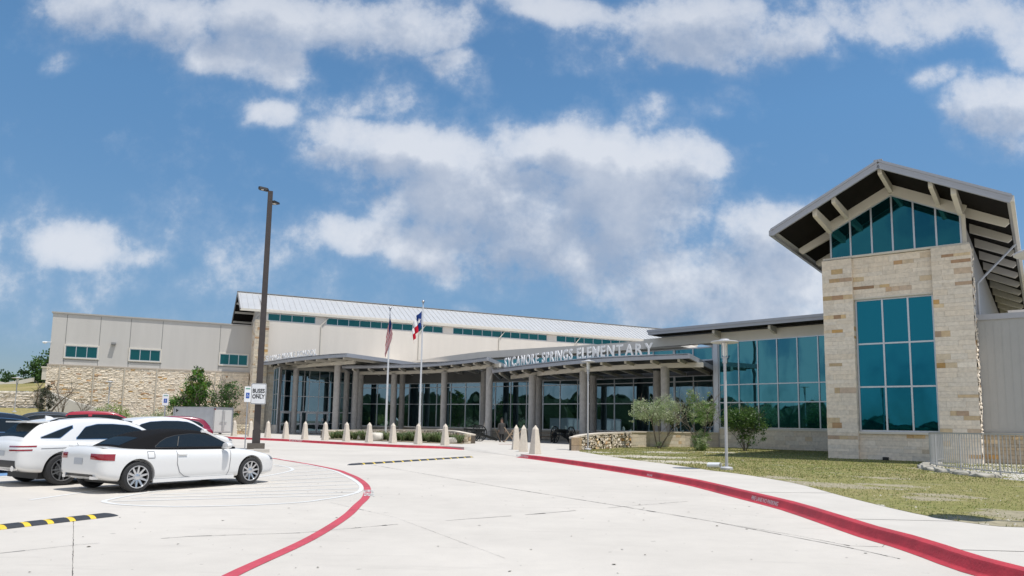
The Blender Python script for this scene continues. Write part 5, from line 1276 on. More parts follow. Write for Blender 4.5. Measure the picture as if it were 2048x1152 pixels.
# ================================================================ FLAGS
def flagpole(px, ytop, D, label, kind):
    b = XY(px, D, .15, 870); zt = atY(px+8, ytop, D).z; T = thing('flagpole', label, 'flagpole', b, group='flagpoles before the planter')
    mb = MB(); mb.lathe([(.16, 0), (.16, .03), (.10, .09), (.085, .12)], 16, b); mb.build('base', M_alu, T, smooth=40)
    mb = MB(); mb.lathe([(.085, .05), (.085, 2.0), (.035, zt-.15-.35)], 16, b); mb.build('pole', mat('pole_white', (.74, .745, .76), .3, metal=.3), T, smooth=40)
    mb = MB(); mb.tube(b+Zu*(zt-.5), b+Zu*(zt-.4), .06, n=10); mb.build('truck', M_alug, T, smooth=40)
    mb = MB(); mb.lathe([(.01, -.13), (.09, -.09), (.13, 0), (.09, .09), (.01, .13)], 16, b+Zu*(zt-.27)); mb.build('finial', M_alug, T, smooth=True)
    mb = MB(); mb.tube(b+Zu*1.2+Vector((.10, -.05, 0)), b+Zu*(zt-.7)+Vector((.055, -.03, 0)), .008, n=5); mb.beam(b+Zu*1.2+Vector((.11, -.05, 0)), b+Zu*1.45+Vector((.11, -.05, 0)), .03, .03); mb.build('halyard', M_signw, T)
    return T, b, zt
def flag(name, label, b, ztop, kind):
    T = None; mb = MB(); NU, NV = 60, 39; P = {}
    hoist = 1.35
    for i in range(NU+1):
        for j in range(NV+1):
            u_, v_ = i/NU, j/NV
            fold = math.sin(u_*17+v_*2.2)*.075*min(1, u_*4)+math.sin(u_*39+v_*4)*.02*min(1, u_*4)
            fold2 = math.cos(u_*17+v_*2.2)*.11*min(1, u_*3)
            if kind == 'us':
                t_ = min(1, .42*v_+.58*u_); wq = min(1, max(0, .5+.62*(u_*.8-v_)+.25*(1-u_)*(1-v_))); Lx = -.05-.42*t_**1.6+.12*max(0, t_-.9); Rx = .02+.30*math.sin(min(1, t_*1.5)*1.57)-.40*max(0, t_-.5); x = (Lx+(Rx-Lx)*wq)/1.25+fold*.18; z = ztop-t_*3.75-.12*abs(wq-.5); y = -.16+fold2*.35
            else:
                x = -.06-.18*math.sin(u_*3.0)*(1-v_*.5)-.52*u_+.10*v_*u_+fold*.75; z = ztop-v_*hoist*(1-.25*u_)-u_**1.1*1.70; y = -.08-.15*u_+fold2
            P[i, j] = Vector((b.x+x*1.25, b.y+y, z))
    stars = [((c_+1)/12*.4, (r_+1)/10*.5385) for r_ in range(9) for c_ in range(11) if (r_+c_) % 2 == 0]
    def star5(x, y, cx, cy, R_):
        dx, dy = x-cx, y-cy; r = math.hypot(dx, dy); a = math.atan2(dx, -dy) % (2*math.pi/5); a = abs(a-math.pi/5) if False else min(a, 2*math.pi/5-a)
        r1, r2 = R_, R_*.382; x1, y1 = r1, 0; x2, y2 = r2*math.cos(math.pi/5), r2*math.sin(math.pi/5)
        px_, py_ = r*math.cos(a), r*math.sin(a); return (x2-x1)*(py_-y1)-(y2-y1)*(px_-x1) > 0
    for i in range(NU):
        for j in range(NV):
            u_, v_ = (i+.5)/NU, (j+.5)/NV
            if kind == 'us':
                if u_ < .46 and v_ < .60:
                    col = (.012, .022, .10)
                    if any(abs(u_-a)*1.9 < .013 and abs(v_-b_) < .014 for a, b_ in stars): col = (.7, .7, .72)
                else: col = (.34, .004, .016) if int(v_*13) % 2 == 0 else (.52, .51, .51)  # white stripes greyed: shade of the hanging cloth put into the colour
            else:
                if u_ < 1/3: col = (.02, .05, .20) if not star5(u_*1.5, v_, .25, .5, .20) else (.78, .78, .78)
                else: col = (.78, .78, .78) if v_ < .5 else (.50, .012, .03)
            mb.cur = col; mb.add([P[i, j], P[i+1, j], P[i+1, j+1], P[i, j+1]], [(0, 1, 2, 3)])
    o = mb.build(name, M_flag, smooth='all', fix=False)
    bm = bmesh.new(); bm.from_mesh(o.data); bmesh.ops.remove_doubles(bm, verts=bm.verts, dist=.0005); bm.to_mesh(o.data); bm.free(); o.data.polygons.foreach_set('use_smooth', [True]*len(o.data.polygons))
    return tag(o, label, 'flag')
M_flag = mat('flag_cloth', (1, 1, 1), .8, attr=True, spec=.1)
T, b, zt = flagpole(771, 613, 56.5, 'white flagpole bearing the striped national flag, left of the two', 'us'); flag('flag', 'striped red and white flag with starry blue canton hanging limp', b, atY(778, 622, 56.5).z, 'us')
T, b, zt = flagpole(838, 600, 58, 'taller white flagpole bearing the lone star flag, right of the two', 'tx'); b2_ = b; flag('flag', 'lone star flag of blue white and red hanging limp', Vector((b.x, b.y, 0)), atY(848, 622, 58).z, 'tx')

# ================================================================ SPEED HUMPS
def hump(pa, pb, label, ncyc, first=.3, w=.30, h=.05, duty=.34):
    a, b = G(*pa), G(*pb); dv = b-a; ln = dv.length; dv.normalize(); nv = Vector((-dv.y, dv.x, 0))
    T = thing('speed_hump', label, 'speed hump', (a+b)/2)
    prof = [(-.5, 0), (-.44, .35), (-.3, .8), (-.12, 1), (.12, 1), (.3, .8), (.44, .35), (.5, 0)]
    def sec(t, k=1.0, kw=1.0): return [a+dv*t+nv*x*w*kw+Zu*(z*h*k+.003) for x, z in prof]
    cap = .18; body = MB(); L0, L1 = cap, ln-cap; per = (L1-L0)/ncyc
    body.loft([sec(0, .05, .45), sec(.05, .45, .8), sec(.12, .85, .95), sec(cap)]); body.loft([sec(ln-cap), sec(ln-.12, .85, .95), sec(ln-.05, .45, .8), sec(ln, .05, .45)])
    ys = []
    for k in range(ncyc):
        t0 = L0+per*k; t1 = t0+per*first*0+per*(1-duty); body.loft([sec(t0), sec(t1)])
        y_ = MB(); y_.loft([sec(t1, .93, .99), sec(t0+per, .93, .99)]); ys.append(y_)
        for q in (.3,): body.lathe([(.018, h*.9), (.018, h+.004)], 10, a+dv*(t0+per*q))
    body.build('rubber_body', M_hump, T, smooth=35)
    for y_ in ys: y_.build('yellow_band', M_yel, T, smooth=35)
hump((697, 930.5), (944, 914.5), 'far black and yellow rubber speed hump lying across the drive', 14, w=.27, duty=.17)
hump((232, 1030.5), (-95, 1068), 'near black and yellow rubber speed hump at the lower left', 6, w=.26, duty=.28)

# ================================================================ RAILING
rp_ = [XY(1884, 31.6), XY(1868, 30), XY(1859, 28.2), XY(1858, 27.0), XY(1866, 26.0), XY(1888, 24.9), XY(1922, 23.7), XY(1965, 22.5), XY(2020, 21.4), XY(2060, 20.9), XY(2150, 20.3), XY(2260, 20.2)]
RP = resample(rp_, .05)
RL = thing('railing', 'curved silver painted metal railing with thin balusters at the right edge', 'railing', rp_[4])
def sweep(P, z, w, h, name):
    a = offset_path(P, w/2); b = offset_path(P, -w/2); mb = MB(); mb.loft([[a[i]+Zu*(z-h/2), b[i]+Zu*(z-h/2), b[i]+Zu*(z+h/2), a[i]+Zu*(z+h/2)] for i in range(len(P))]); return mb.build(name, M_rail, RL, smooth=30)
M_rail = mat('rail_paint', (.46, .46, .455), .45, metal=.15, nscale=5, namt=.05)
sweep(RP, 1.465, .045, .045, 'top_rail'); sweep(RP, .34, .035, .035, 'bottom_rail')
acc = 0; last = 0; nb_ = 0; bm_ = None
mbb = MB(); mbb.tube((0, 0, .35), (0, 0, 1.45), .0135, n=6, cap=False); bal = mbb.mesh('baluster', M_rail, smooth=True)
mbp = MB(); mbp.box(-.018, .018, -.018, .018, .1, 1.45); post_ = mbp.mesh('post', M_rail)
dist = 0
for i in range(1, len(RP)):
    st_ = (RP[i]-RP[i-1]).length; dist += st_; acc += st_
    if acc >= .118 and nb_ < 99 and RP[i].x/RP[i].y < .78:
        acc = 0; nb_ += 1; isp = nb_ % 13 == 6; o = bpy.data.objects.new('post' if isp else 'baluster', post_ if isp else bal); C.objects.link(o); o.parent = RL; o.location = Vector((RP[i].x, RP[i].y, 0))-RL.location
# edging stones
SE = resample([XY(1866, 30.2), XY(1850, 27.8), XY(1852, 26.2), XY(1866, 25.2), XY(1900, 24.0), XY(1950, 22.4), XY(2010, 21.0), XY(2080, 20.2)], .2)
acc = 0; k = 0; i0 = 0
sizes = [.8, .95, 1.05, .9, 1.0, 1.15, 1.0, 1.1, .9, 1.0, 1.0, 1.0]
places = ['at the far tip of the curve', 'second along the curve from the tower', 'third along the curve from the tower', 'fourth along the curve from the tower', 'fifth along the curve from the tower', 'sixth along the curve from the tower', 'seventh along the curve from the tower', 'eighth along the curve from the tower', 'ninth along the curve from the tower', 'tenth along the curve from the tower']
for i in range(1, len(SE)):
    acc += (SE[i]-SE[i-1]).length
    if acc > sizes[k % 12]*.95 and k < 9:
        m_ = (SE[i]+SE[i0])/2; d = SE[i]-SE[i0]; boulder(Vector((m_.x, m_.y, .14)), .40, 20+k, 'edging_stone', 'rough grey limestone block under the curved railing, '+places[k], 'stone', group='limestone blocks edging the railing', flat=.48, ax=sizes[k % 12]*1.32, rz=math.atan2(d.y, d.x)); acc = 0; i0 = i; k += 1
sb2 = MB(); ins_ = offset_path(SE, .35) if offset_path(SE, .35)[5].length > SE[5].length else offset_path(SE, -.35)
pts = [(p.x, p.y) for p in SE]+[(24, 20), (30, 30), (24, 34)]; sb2.prism(pts, .02, .16); structure(sb2.build('terrace_slab', M_walk), 'concrete terrace behind the curved railing', 'terrace')

# drain pipe
DP = thing('drain_pipe', 'white plastic drain pipe end lying in the grass left of the lawn lamp', 'pipe', G(1437, 931, .17)); q = G(1441, 931, .24); q2_ = q+Vector((-.32, .34, -.02))
mb = MB(); rr = []
for t, r_ in ((0, .10), (1, .10)):
    c0 = q.lerp(q2_, t); d = (q2_-q).normalized(); a_ = d.orthogonal().normalized(); b_ = d.cross(a_); rr.append([c0+(a_*math.cos(R(i*15))+b_*math.sin(R(i*15)))*r_ for i in range(24)])
mb.loft(rr, caps=False); rr2 = [[p+(q-p if False else Vector()) for p in r] for r in rr]
inn = [[c0_+(p-c0_)*.88 for p in r] for r, c0_ in zip(rr, (q, q2_))]; mb.loft(inn, caps=False); mb.strip(rr[0]+[rr[0][0]], inn[0]+[inn[0][0]])
mb.build('pipe', M_signw, DP, smooth=40); mb = MB(); c0 = q.lerp(q2_, .5); d = (q2_-q).normalized(); a_ = d.orthogonal().normalized(); b_ = d.cross(a_); mb.add([c0+(a_*math.cos(R(i*30))+b_*math.sin(R(i*30)))*.088 for i in range(12)], [tuple(range(12))]); mb.build('bore_shade', M_black, DP, fix=False)  # black disc stands in for the shade inside the hollow pipe

# ================================================================ CARS
def evaluated(me, mods):
    o = bpy.data.objects.new('body', me); C.objects.link(o)
    for kind, kw_ in mods:
        m_ = o.modifiers.new(kind, kind)
        for k_, v_ in kw_.items(): setattr(m_, k_, v_)
    dg = bpy.context.evaluated_depsgraph_get(); dg.update()
    out = bpy.data.meshes.new_from_object(o.evaluated_get(dg)); bpy.data.objects.remove(o); return out
def interp(tab, x, col):
    if x <= tab[0][0]: return tab[0][col]
    for a, b in zip(tab, tab[1:]):
        if x <= b[0]:
            t = (x-a[0])/(b[0]-a[0]); return a[col]+(b[col]-a[col])*t
    return tab[-1][col]
def wheel_meshes(r, wd, rimr, nsp, rimm, split=False):
    t = MB(); t.lathe([(rimr, -wd/2+.01), (rimr+.02, -wd/2), (r-.03, -wd/2+.005), (r-.008, -wd/2+.03), (r, -wd*.25), (r, wd*.25), (r-.008, wd/2-.03), (r-.03, wd/2-.005), (rimr+.02, wd/2), (rimr, wd/2-.01)], 48, axis='Y', caps=False)
    tyre = t.mesh('tyre', M_rub, smooth=30)
    m_ = MB()
    # rim lip, barrel and spokes, face towards -Y
    def ring(ra, ya, rb, yb, n=48):
        A_ = [Vector((ra*math.cos(6.2832*i/n), ya, ra*math.sin(6.2832*i/n))) for i in range(n+1)]; B_ = [Vector((rb*math.cos(6.2832*i/n), yb, rb*math.sin(6.2832*i/n))) for i in range(n+1)]; m_.strip(A_, B_)
    f = -wd/2
    ring(rimr+.004, f-.004, rimr-.014, f-.004); ring(rimr-.014, f-.004, rimr-.02, f+.03); ring(rimr+.004, f-.004, rimr+.004, f+.02)
    for k in range(nsp):
        for off in ((-.5, .5) if split else (0,)):
            a = 2*math.pi*k/nsp; wd0 = .024 if not split else .014; wd1 = (.017 if nsp > 6 else .034) if not split else .012; d = Vector((math.cos(a), 0, math.sin(a))); n_ = Vector((-math.sin(a), 0, math.cos(a))); o1 = n_*off*.05; o2 = n_*off*.10
            p0 = d*.045+o1; p1 = d*(rimr-.012)+o2
            m_.loft([[p0-n_*wd0+Vector((0, f+.028, 0)), p0+n_*wd0+Vector((0, f+.028, 0)), p0+n_*wd0+Vector((0, f+.055, 0)), p0-n_*wd0+Vector((0, f+.055, 0))],
                     [p1-n_*wd1+Vector((0, f+.008, 0)), p1+n_*wd1+Vector((0, f+.008, 0)), p1+n_*wd1+Vector((0, f+.04, 0)), p1-n_*wd1+Vector((0, f+.04, 0))]])
    m_.lathe([(.062, f+.05), (.062, f+.02), (.035, f+.012), (.001, f+.012)], 20, axis='Y')
    for k in range(5): a = 6.2832*k/5+.3; m_.lathe([(.008, f+.03), (.008, f+.012), (.001, f+.012)], 8, Vector((.047*math.cos(a), 0, .047*math.sin(a))), 'Y')
    rim = m_.mesh('rim', rimm, smooth=35)
    bk = MB(); bk.lathe([(rimr+.003, f+.01), (rimr-.004, f+.10), (.01, f+.105)], 32, axis='Y', caps=False); back = bk.mesh('wheel_well', M_black)
    ds_ = MB(); ds_.lathe([(.15, f+.085), (.15, f+.095), (.02, f+.095)], 32, axis='Y'); disc = ds_.mesh('brake_disc', M_rimd, smooth=30)
    return tyre, rim, back, disc
def car(label, sp, paint, loc_pt, world_pt, az, sc=.925, name='parked_car', cat='car', group='cars parked in the lot'):
    L_, W = sp['L'], sp['W']; T = thing(name, label, cat, (0, 0, 0), R(az), group)
    e_, n_ = frame(az); T.location = world_pt-(e_*loc_pt[0]+n_*loc_pt[1])*sc; T.scale = (sc, sc, sc)
    # lower body
    rings = []
    for (x, zb_, zt_, w) in sp['body']:
        h = zt_-zb_; cr = sp.get('crown', .02)
        half = [(0, zb_), (.80*w, zb_), (.955*w, zb_+.05*h), (.99*w, zb_+.22*h), (.993*w, zb_+.42*h), (w, zb_+.62*h), (.99*w, zb_+.78*h), (.955*w, zb_+.90*h), (.88*w, zb_+.97*h), (.62*w, zt_), (.3*w, zt_+cr*.8), (0, zt_+cr)]
        rings.append([Vector((x, -y, z)) for y, z in half]+[Vector((x, y, z)) for y, z in reversed(half[1:-1])])
    mb = MB(); mb.loft(rings); me = mb.mesh('body', paint)
    cuts = []
    for xa in sp['axles']:
        for sg in (-1, 1):
            c_ = MB(); c_.lathe([(sp['arch'], -.26), (sp['arch'], .26)], 40, Vector((xa, sg*(W/2), sp['wr']+.01)), 'Y'); cm_ = bpy.data.objects.new('cutter', c_.mesh('cutter', M_black)); C.objects.link(cm_); cuts.append(cm_)
    me0 = evaluated(me, [('SUBSURF', dict(levels=2, render_levels=2))])
    bm = bmesh.new(); bm.from_mesh(me0); bvh = bvhtree.BVHTree.FromBMesh(bm); bm.free()
    me1 = evaluated(me0, [('BOOLEAN', dict(operation='DIFFERENCE', object=c_, solver='EXACT')) for c_ in cuts])
    for c_ in cuts: bpy.data.objects.remove(c_)
    me1.polygons.foreach_set('use_smooth', [True]*len(me1.polygons)); 
    try: me1.set_sharp_from_angle(angle=R(40))
    except Exception: pass
    me1.materials.clear(); me1.materials.append(paint); body = link('body', me1, T, False)
    # greenhouse
    g_ = sp['cabin']; rings = []
    for (x, zb_, zt_, wb, wt) in g_:
        h = zt_-zb_
        half = [(0, zb_-.08), (wb, zb_-.08), (wb-.004, zb_), (wb+(wt-wb)*.45, zb_+.45*h), (wt+.02, zb_+.86*h), (wt-.03, zb_+.965*h), (wt*.78, zt_-.002), (wt*.4, zt_+.012), (0, zt_+.016)]
        rings.append([Vector((x, -y, z)) for y, z in half]+[Vector((x, y, z)) for y, z in reversed(half[1:-1])])
    mb = MB(); mb.loft(rings); me = mb.mesh('cabin', sp.get('roofmat') or paint); me2 = evaluated(me, [('SUBSURF', dict(levels=2, render_levels=2))])
    bm = bmesh.new(); bm.from_mesh(me2); bvg = bvhtree.BVHTree.FromBMesh(bm); bm.free(); me2.polygons.foreach_set('use_smooth', [True]*len(me2.polygons)); me2.materials.clear(); me2.materials.append(sp.get('roofmat') or paint)
    cab = link('roof', me2, T, False)
    def hit(b_, o, d):
        r = b_.ray_cast(Vector(o), Vector(d)); return (r[0], r[1]) if r[0] is not None else (None, None)
    def patch(b_, u0, u1, lo, hi, mk, d, off, name, mt, parent, nu=None, nv=6):
        nu = nu or max(3, int(abs(u1-u0)/.05)); pm = MB(); grid = []
        for i in range(nu+1):
            u_ = u0+(u1-u0)*i/nu; a, b2 = lo(u_), hi(u_); col = []
            for j in range(nv+1):
                v_ = a+(b2-a)*j/nv; p, n2 = hit(b_, mk(u_, v_), d); col.append(p+n2*off if p is not None else None)
            grid.append(col)
        for i in range(nu):
            for j in range(nv):
                q = [grid[i][j], grid[i+1][j], grid[i+1][j+1], grid[i][j+1]]
                if all(p is not None for p in q) and max((q[k_]-q[k_-1]).length for k_ in range(4)) < .35: pm.add(q, [(0, 1, 2, 3)])
        if not pm.f: return None
        me_ = pm.mesh(name, mt, fix=False)
        bm = bmesh.new(); bm.from_mesh(me_); bmesh.ops.remove_doubles(bm, verts=bm.verts, dist=.0004); bmesh.ops.recalc_face_normals(bm, faces=bm.faces); bm.to_mesh(me_); bm.free(); me_.polygons.foreach_set('use_smooth', [True]*len(me_.polygons))
        return link(name, me_, parent, False)
    F_ = lambda pts: (lambda x: interp([(p, q) for p, q in pts], x, 1))
    for sg in (-1, 1):
        mk = lambda u_, v_, sg=sg: (u_, sg*2.0, v_); d = (0, -sg, 0)
        for wdw in sp['windows']:
            lo, hi = F_(wdw['lo']), F_(wdw['hi']); u0, u1 = wdw['lo'][0][0], wdw['lo'][-1][0]
            if wdw.get('trim', True): patch(bvg, u0-.016, u1+.016, lambda u_, lo=lo: lo(u_)-.014, lambda u_, hi=hi: hi(u_)+.012, mk, d, .003, 'window_trim', sp.get('trimmat', M_black), cab)
            patch(bvg, u0, u1, lo, hi, mk, d, .007, 'window', M_carglass, T)
        for (u0, u1, z0, z1, mt, nm) in sp.get('side', []): patch(bvh, u0, u1, lambda u_: z0, lambda u_: z1, mk, d, .004, nm, mt, T)
        for ln_ in sp.get('lines', []):
            tb = MB(); P_ = []
            dn_ = []
            for (xa_, za_), (xb_, zb2_) in zip(ln_, ln_[1:]):
                k_ = max(1, int(math.hypot(xb_-xa_, zb2_-za_)/.05)); dn_ += [(xa_+(xb_-xa_)*q_/k_, za_+(zb2_-za_)*q_/k_) for q_ in range(k_)]
            dn_.append(ln_[-1])
            for (x, z) in dn_:
                p, n2 = hit(bvh, (x, sg*2.0, z), d)
                if p is not None: P_.append(p+n2*.002)
            for a, b2 in zip(P_, P_[1:]): tb.beam(a, b2, .011, .011)
            if tb.f: link('door_seam', tb.mesh('door_seam', mat('seam', (.2, .2, .21), .6)), body, False)
        for (x, z) in sp.get('handles', []):
            p, n2 = hit(bvh, (x, sg*2.0, z), d)
            if p is not None:
                hb = MB(); q = Vector((p.x, p.y+sg*.022, p.z)); hb.loft([[q+Vector((dx, sg*dy, dz)) for dy, dz in ((-.03, -.016), (.008, -.014), (.008, .014), (-.03, .016))] for dx in (-.10, -.08, .08, .10)]); link('door_handle', hb.mesh('door_handle', paint, smooth=30), T, False)
                hb = MB(); hb.lathe([(.045, -.004), (.045, .002)], 18, Vector((p.x, p.y, p.z)), 'Y'); 
        # corner lights, hit diagonally
        for (tl, mt, sgx, u0, u1, lo, hi) in sp.get('corner', []):
            dd = Vector((sgx, -sg*1.0, 0)).normalized(); ax = Vector((sgx*.0+dd.y*-1*0, 0, 0))
            tang = Vector((abs(dd.y)*(1 if sgx > 0 else -1), sg*abs(dd.x), 0)).normalized()
            c0 = Vector((0 if sgx > 0 else L_, sg*W/2, 0))
            mk2 = lambda u_, v_, c0=c0, tang=tang, dd=dd: tuple(c0+tang*u_-dd*3+Vector((0, 0, v_)))
            patch(bvh, u0, u1, F_(lo), F_(hi), mk2, tuple(dd), .006, tl, mt, T, nu=14)
        # mirror
        if 'mirror' in sp:
            mx_, mz = sp['mirror']; mm = MB(); yb = interp(g_, mx_, 3); c0 = Vector((mx_, sg*(yb+.17), mz)); rr = []
            for x, s2 in ((-.055, .62), (-.05, .9), (.02, 1.0), (.08, .75), (.11, .3)): rr.append([c0+Vector((x, .11*s2*math.cos(R(k*30)), .075*s2*math.sin(R(k*30)))) for k in range(12)])
            mm.loft(rr); mm.beam(c0+Vector((0, -sg*.06, -.03)), c0+Vector((.03, -sg*.20, -.06)), .05, .04); link('wing_mirror', mm.mesh('wing_mirror', paint, smooth=40), T, False)
    # windscreen and rear window (hit from above)
    dn = (0, 0, -1)
    for (nm, x0, x1, w0, w1, mt) in sp['glass_top']:
        patch(bvg, x0, x1, lambda u_: -(w0+(w1-w0)*(u_-x0)/(x1-x0)), lambda u_: (w0+(w1-w0)*(u_-x0)/(x1-x0)), lambda u_, v_: (u_, v_, 3.0), dn, .006, nm, mt, T, nv=14)
    for (nm, z0, z1, y0, y1, mt, sgx) in sp.get('rear', []):
        patch(bvh, y0, y1, lambda u_: z0, lambda u_: z1, lambda u_, v_, sgx=sgx: (-2 if sgx > 0 else L_+2, u_, v_), (sgx, 0, 0), .006, nm, mt, T, nu=10)
    for fn in sp.get('extra', []): fn(T, body, cab, hit, bvh, bvg)
    # underside and wheels
    ub = MB(); ub.box(.5, L_-.5, -W/2+.22, W/2-.22, .16, .34); link('underbody', ub.mesh('underbody', M_black), T, False)
    tyre, rim, back, disc = wheel_meshes(sp['wr'], .235, sp['rr'], sp['spokes'], sp['rimm'], sp.get('split', False))
    for xa in sp['axles']:
        for sg in (-1, 1):
            w = bpy.data.objects.new('wheel', back); C.objects.link(w); w.parent = T; w.location = (xa, sg*(W/2-.135), sp['wr']); w.rotation_euler = (0, (.4 if xa < 2 else 1.1), math.pi if sg > 0 else 0)
            for nm, me_ in (('tyre', tyre), ('rim', rim), ('brake_disc', disc)): q = bpy.data.objects.new(nm, me_); C.objects.link(q); q.parent = w
            ia = MB()
    return T
conv = dict(L=4.63, W=1.85, wr=.338, rr=.238, arch=.385, axles=(1.02, 3.77), spokes=10, rimm=M_rim, roofmat=M_fabric, crown=.02,
    body=[(0.0, .46, .80, .58), (.03, .40, .88, .70), (.10, .33, .955, .79), (.20, .28, .975, .845), (.45, .24, .965, .895), (.9, .22, .955, .925), (1.5, .20, .945, .925), (2.4, .20, .935, .92), (3.2, .20, .93, .922), (3.55, .20, .915, .922), (3.9, .20, .865, .915), (4.2, .21, .80, .885), (4.4, .23, .74, .83), (4.53, .26, .68, .76), (4.60, .31, .62, .66), (4.63, .38, .56, .52)],
    cabin=[(.62, .90, .925, .70, .50), (.80, .90, 1.00, .75, .55), (1.1, .90, 1.13, .79, .57), (1.4, .90, 1.245, .81, .58), (1.7, .90, 1.32, .82, .585), (2.1, .90, 1.36, .82, .59), (2.5, .90, 1.355, .82, .59), (2.75, .90, 1.325, .82, .59), (2.95, .90, 1.245, .82, .60), (3.25, .90, 1.09, .81, .63), (3.6, .88, .935, .78, .66)],
    windows=[dict(lo=[(1.45, .97), (3.32, .97)], hi=[(1.45, .985), (1.55, 1.07), (1.72, 1.165), (1.95, 1.225), (2.3, 1.262), (2.6, 1.252), (2.8, 1.215), (3.0, 1.14), (3.32, .98)])],
    handles=[(1.98, .80)], lines=[[(1.86, .93), (1.86, .60), (1.93, .40), (2.05, .30), (2.25, .26), (2.9, .25), (3.12, .27), (3.16, .40), (3.2, .92)], [(1.2, .88), (1.2, .74), (1.35, .74), (1.35, .88), (1.2, .88)]],
    corner=[('tail_lamp', M_tail, 1, -.34, .14, [(-.34, .725), (.14, .70)], [(-.34, .845), (.14, .84)]), ('head_lamp', M_head, -1, -.28, .10, [(-.28, .60), (.10, .61)], [(-.28, .67), (.10, .72)])],
    glass_top=[('windscreen', 2.90, 3.52, .56, .62, M_carglass), ('rear_window', .80, 1.22, .40, .46, M_carglass)], mirror=(3.02, .99),
    side=[(1.28+.1, 3.3, .272, .292, M_plastic, 'sill_line')] if False else [],
    rear=[('number_plate', .60, .74, -.16, .16, mat('plate', (.45, .47, .5), .4), 1), ('rear_valance', .345, .40, -.50, .50, M_plastic, 1)])
def rescale(sp, fx, fz):
    n = dict(sp); n['L'] = fx(sp['L']); n['body'] = [(fx(x), a*fz, b*fz, w) for x, a, b, w in sp['body']]; n['cabin'] = [(fx(x), a*fz, b*fz, w, v) for x, a, b, w, v in sp['cabin']]
    n['windows'] = [dict(lo=[(fx(x), z*fz) for x, z in w['lo']], hi=[(fx(x), z*fz) for x, z in w['hi']]) for w in sp['windows']]
    n['axles'] = tuple(fx(a) for a in sp['axles']); n['handles'] = [(fx(x), z*fz) for x, z in sp['handles']]; n['lines'] = [[(fx(x), z*fz) for x, z in l] for l in sp['lines']]
    n['corner'] = [(a, m_, g, u0, u1, [(x, z*fz) for x, z in lo], [(x, z*fz) for x, z in hi]) for a, m_, g, u0, u1, lo, hi in sp['corner']]
    n['glass_top'] = [(a, fx(b), fx(c), d, e, f) for a, b, c, d, e, f in sp['glass_top']]; n['mirror'] = (fx(sp['mirror'][0]), sp['mirror'][1]*fz); n['rear'] = [(a, z0*fz, z1*fz, y0, y1, m_, g) for a, z0, z1, y0, y1, m_, g in sp['rear']]
    return n
cfx = lambda x: x*.72 if x < 1.02 else x-.2856
cfz = .93
def conv_extra(T, body, cab, hit0, bvh, bvg):
    fx, fz = cfx, cfz
    def hit(b_, o, d):
        o = (fx(o[0]), o[1], o[2]*fz) if abs(d[1]) > .5 else o
        return hit0(b_, o, d)
    for sg in (-1, 1):   # white windscreen pillars
        mb = MB(); P_ = []
        for x, z in ((2.62, 1.34), (2.74, 1.33), (2.85, 1.28), (3.0, 1.20), (3.2, 1.09), (3.4, .99), (3.52, .935)):
            r = hit(bvg, (x, sg*2, z-.035), (0, -sg, 0)); 
            if r[0] is not None: P_.append(r[0]+Vector((0, sg*-.004, .018)))
        for a, b in zip(P_, P_[1:]): mb.beam(a, b, .035, .045)
        link('windscreen_pillar', mb.mesh('windscreen_pillar', M_carwhite, smooth=30), T, False)
        mb = MB(); mb.beam((.16, sg*.52, .31), (.0, sg*.52, .31), .11, .06); link('exhaust_pipe', mb.mesh('exhaust_pipe', M_chrome), T, False)
        # seats seen through the glass
    mb = MB(); mb.loft([[Vector((x, y, z)) for y, z in ((-.66, z0), (.66, z0), (.66, z1), (-.66, z1))] for x, z0, z1 in ((.12, .965*.93, .985*.93), (.22, .975*.93, .99*.93))]); link('spoiler_lip', mb.mesh('spoiler_lip', M_carwhite, smooth=30), T, False)
    for sg in (-1, 1):
        mb = MB(); P0_ = []
        for x in [1.35+.15*i for i in range(14)]:
            r = hit(bvh, (x, sg*2, .275), (0, -sg, 0)); P0_.append(r[0]+Vector((0, sg*.012, -.04)))
        for a, b in zip(P0_, P0_[1:]): mb.beam(a, b, .045, .07)
        link('side_skirt', mb.mesh('side_skirt', M_carwhite, smooth=30), T, False)
        mb = MB()
        for (x, z) in ((1.96, 1.21), ): 
            r = hit(bvg, (1.93, sg*2, .98), (0, -sg, 0)); r2 = hit(bvg, (2.02, sg*2, 1.20), (0, -sg, 0))
            if r[0] and r2[0]: mb.beam(r[0]+r[1]*.01, r2[0]+r2[1]*.01, .016, .022)
        link('quarter_divider', mb.mesh('quarter_divider', M_black), T, False)
conv = rescale(conv, cfx, cfz); conv['wr'] = .315; conv['rr'] = .225; conv['arch'] = .358; conv['extra'] = [conv_extra]
rw, fw_ = G(270, 985.5), G(502, 968.5); hd_az = math.degrees(math.atan2(fw_.y-rw.y, fw_.x-rw.x)); print('heading', hd_az, (fw_-rw).length)
mid_w = (rw+fw_)/2
car('white convertible with black soft top parked nearest the camera', conv, M_carwhite, (sum(conv['axles'])/2, -.90), mid_w, hd_az, 1.0)

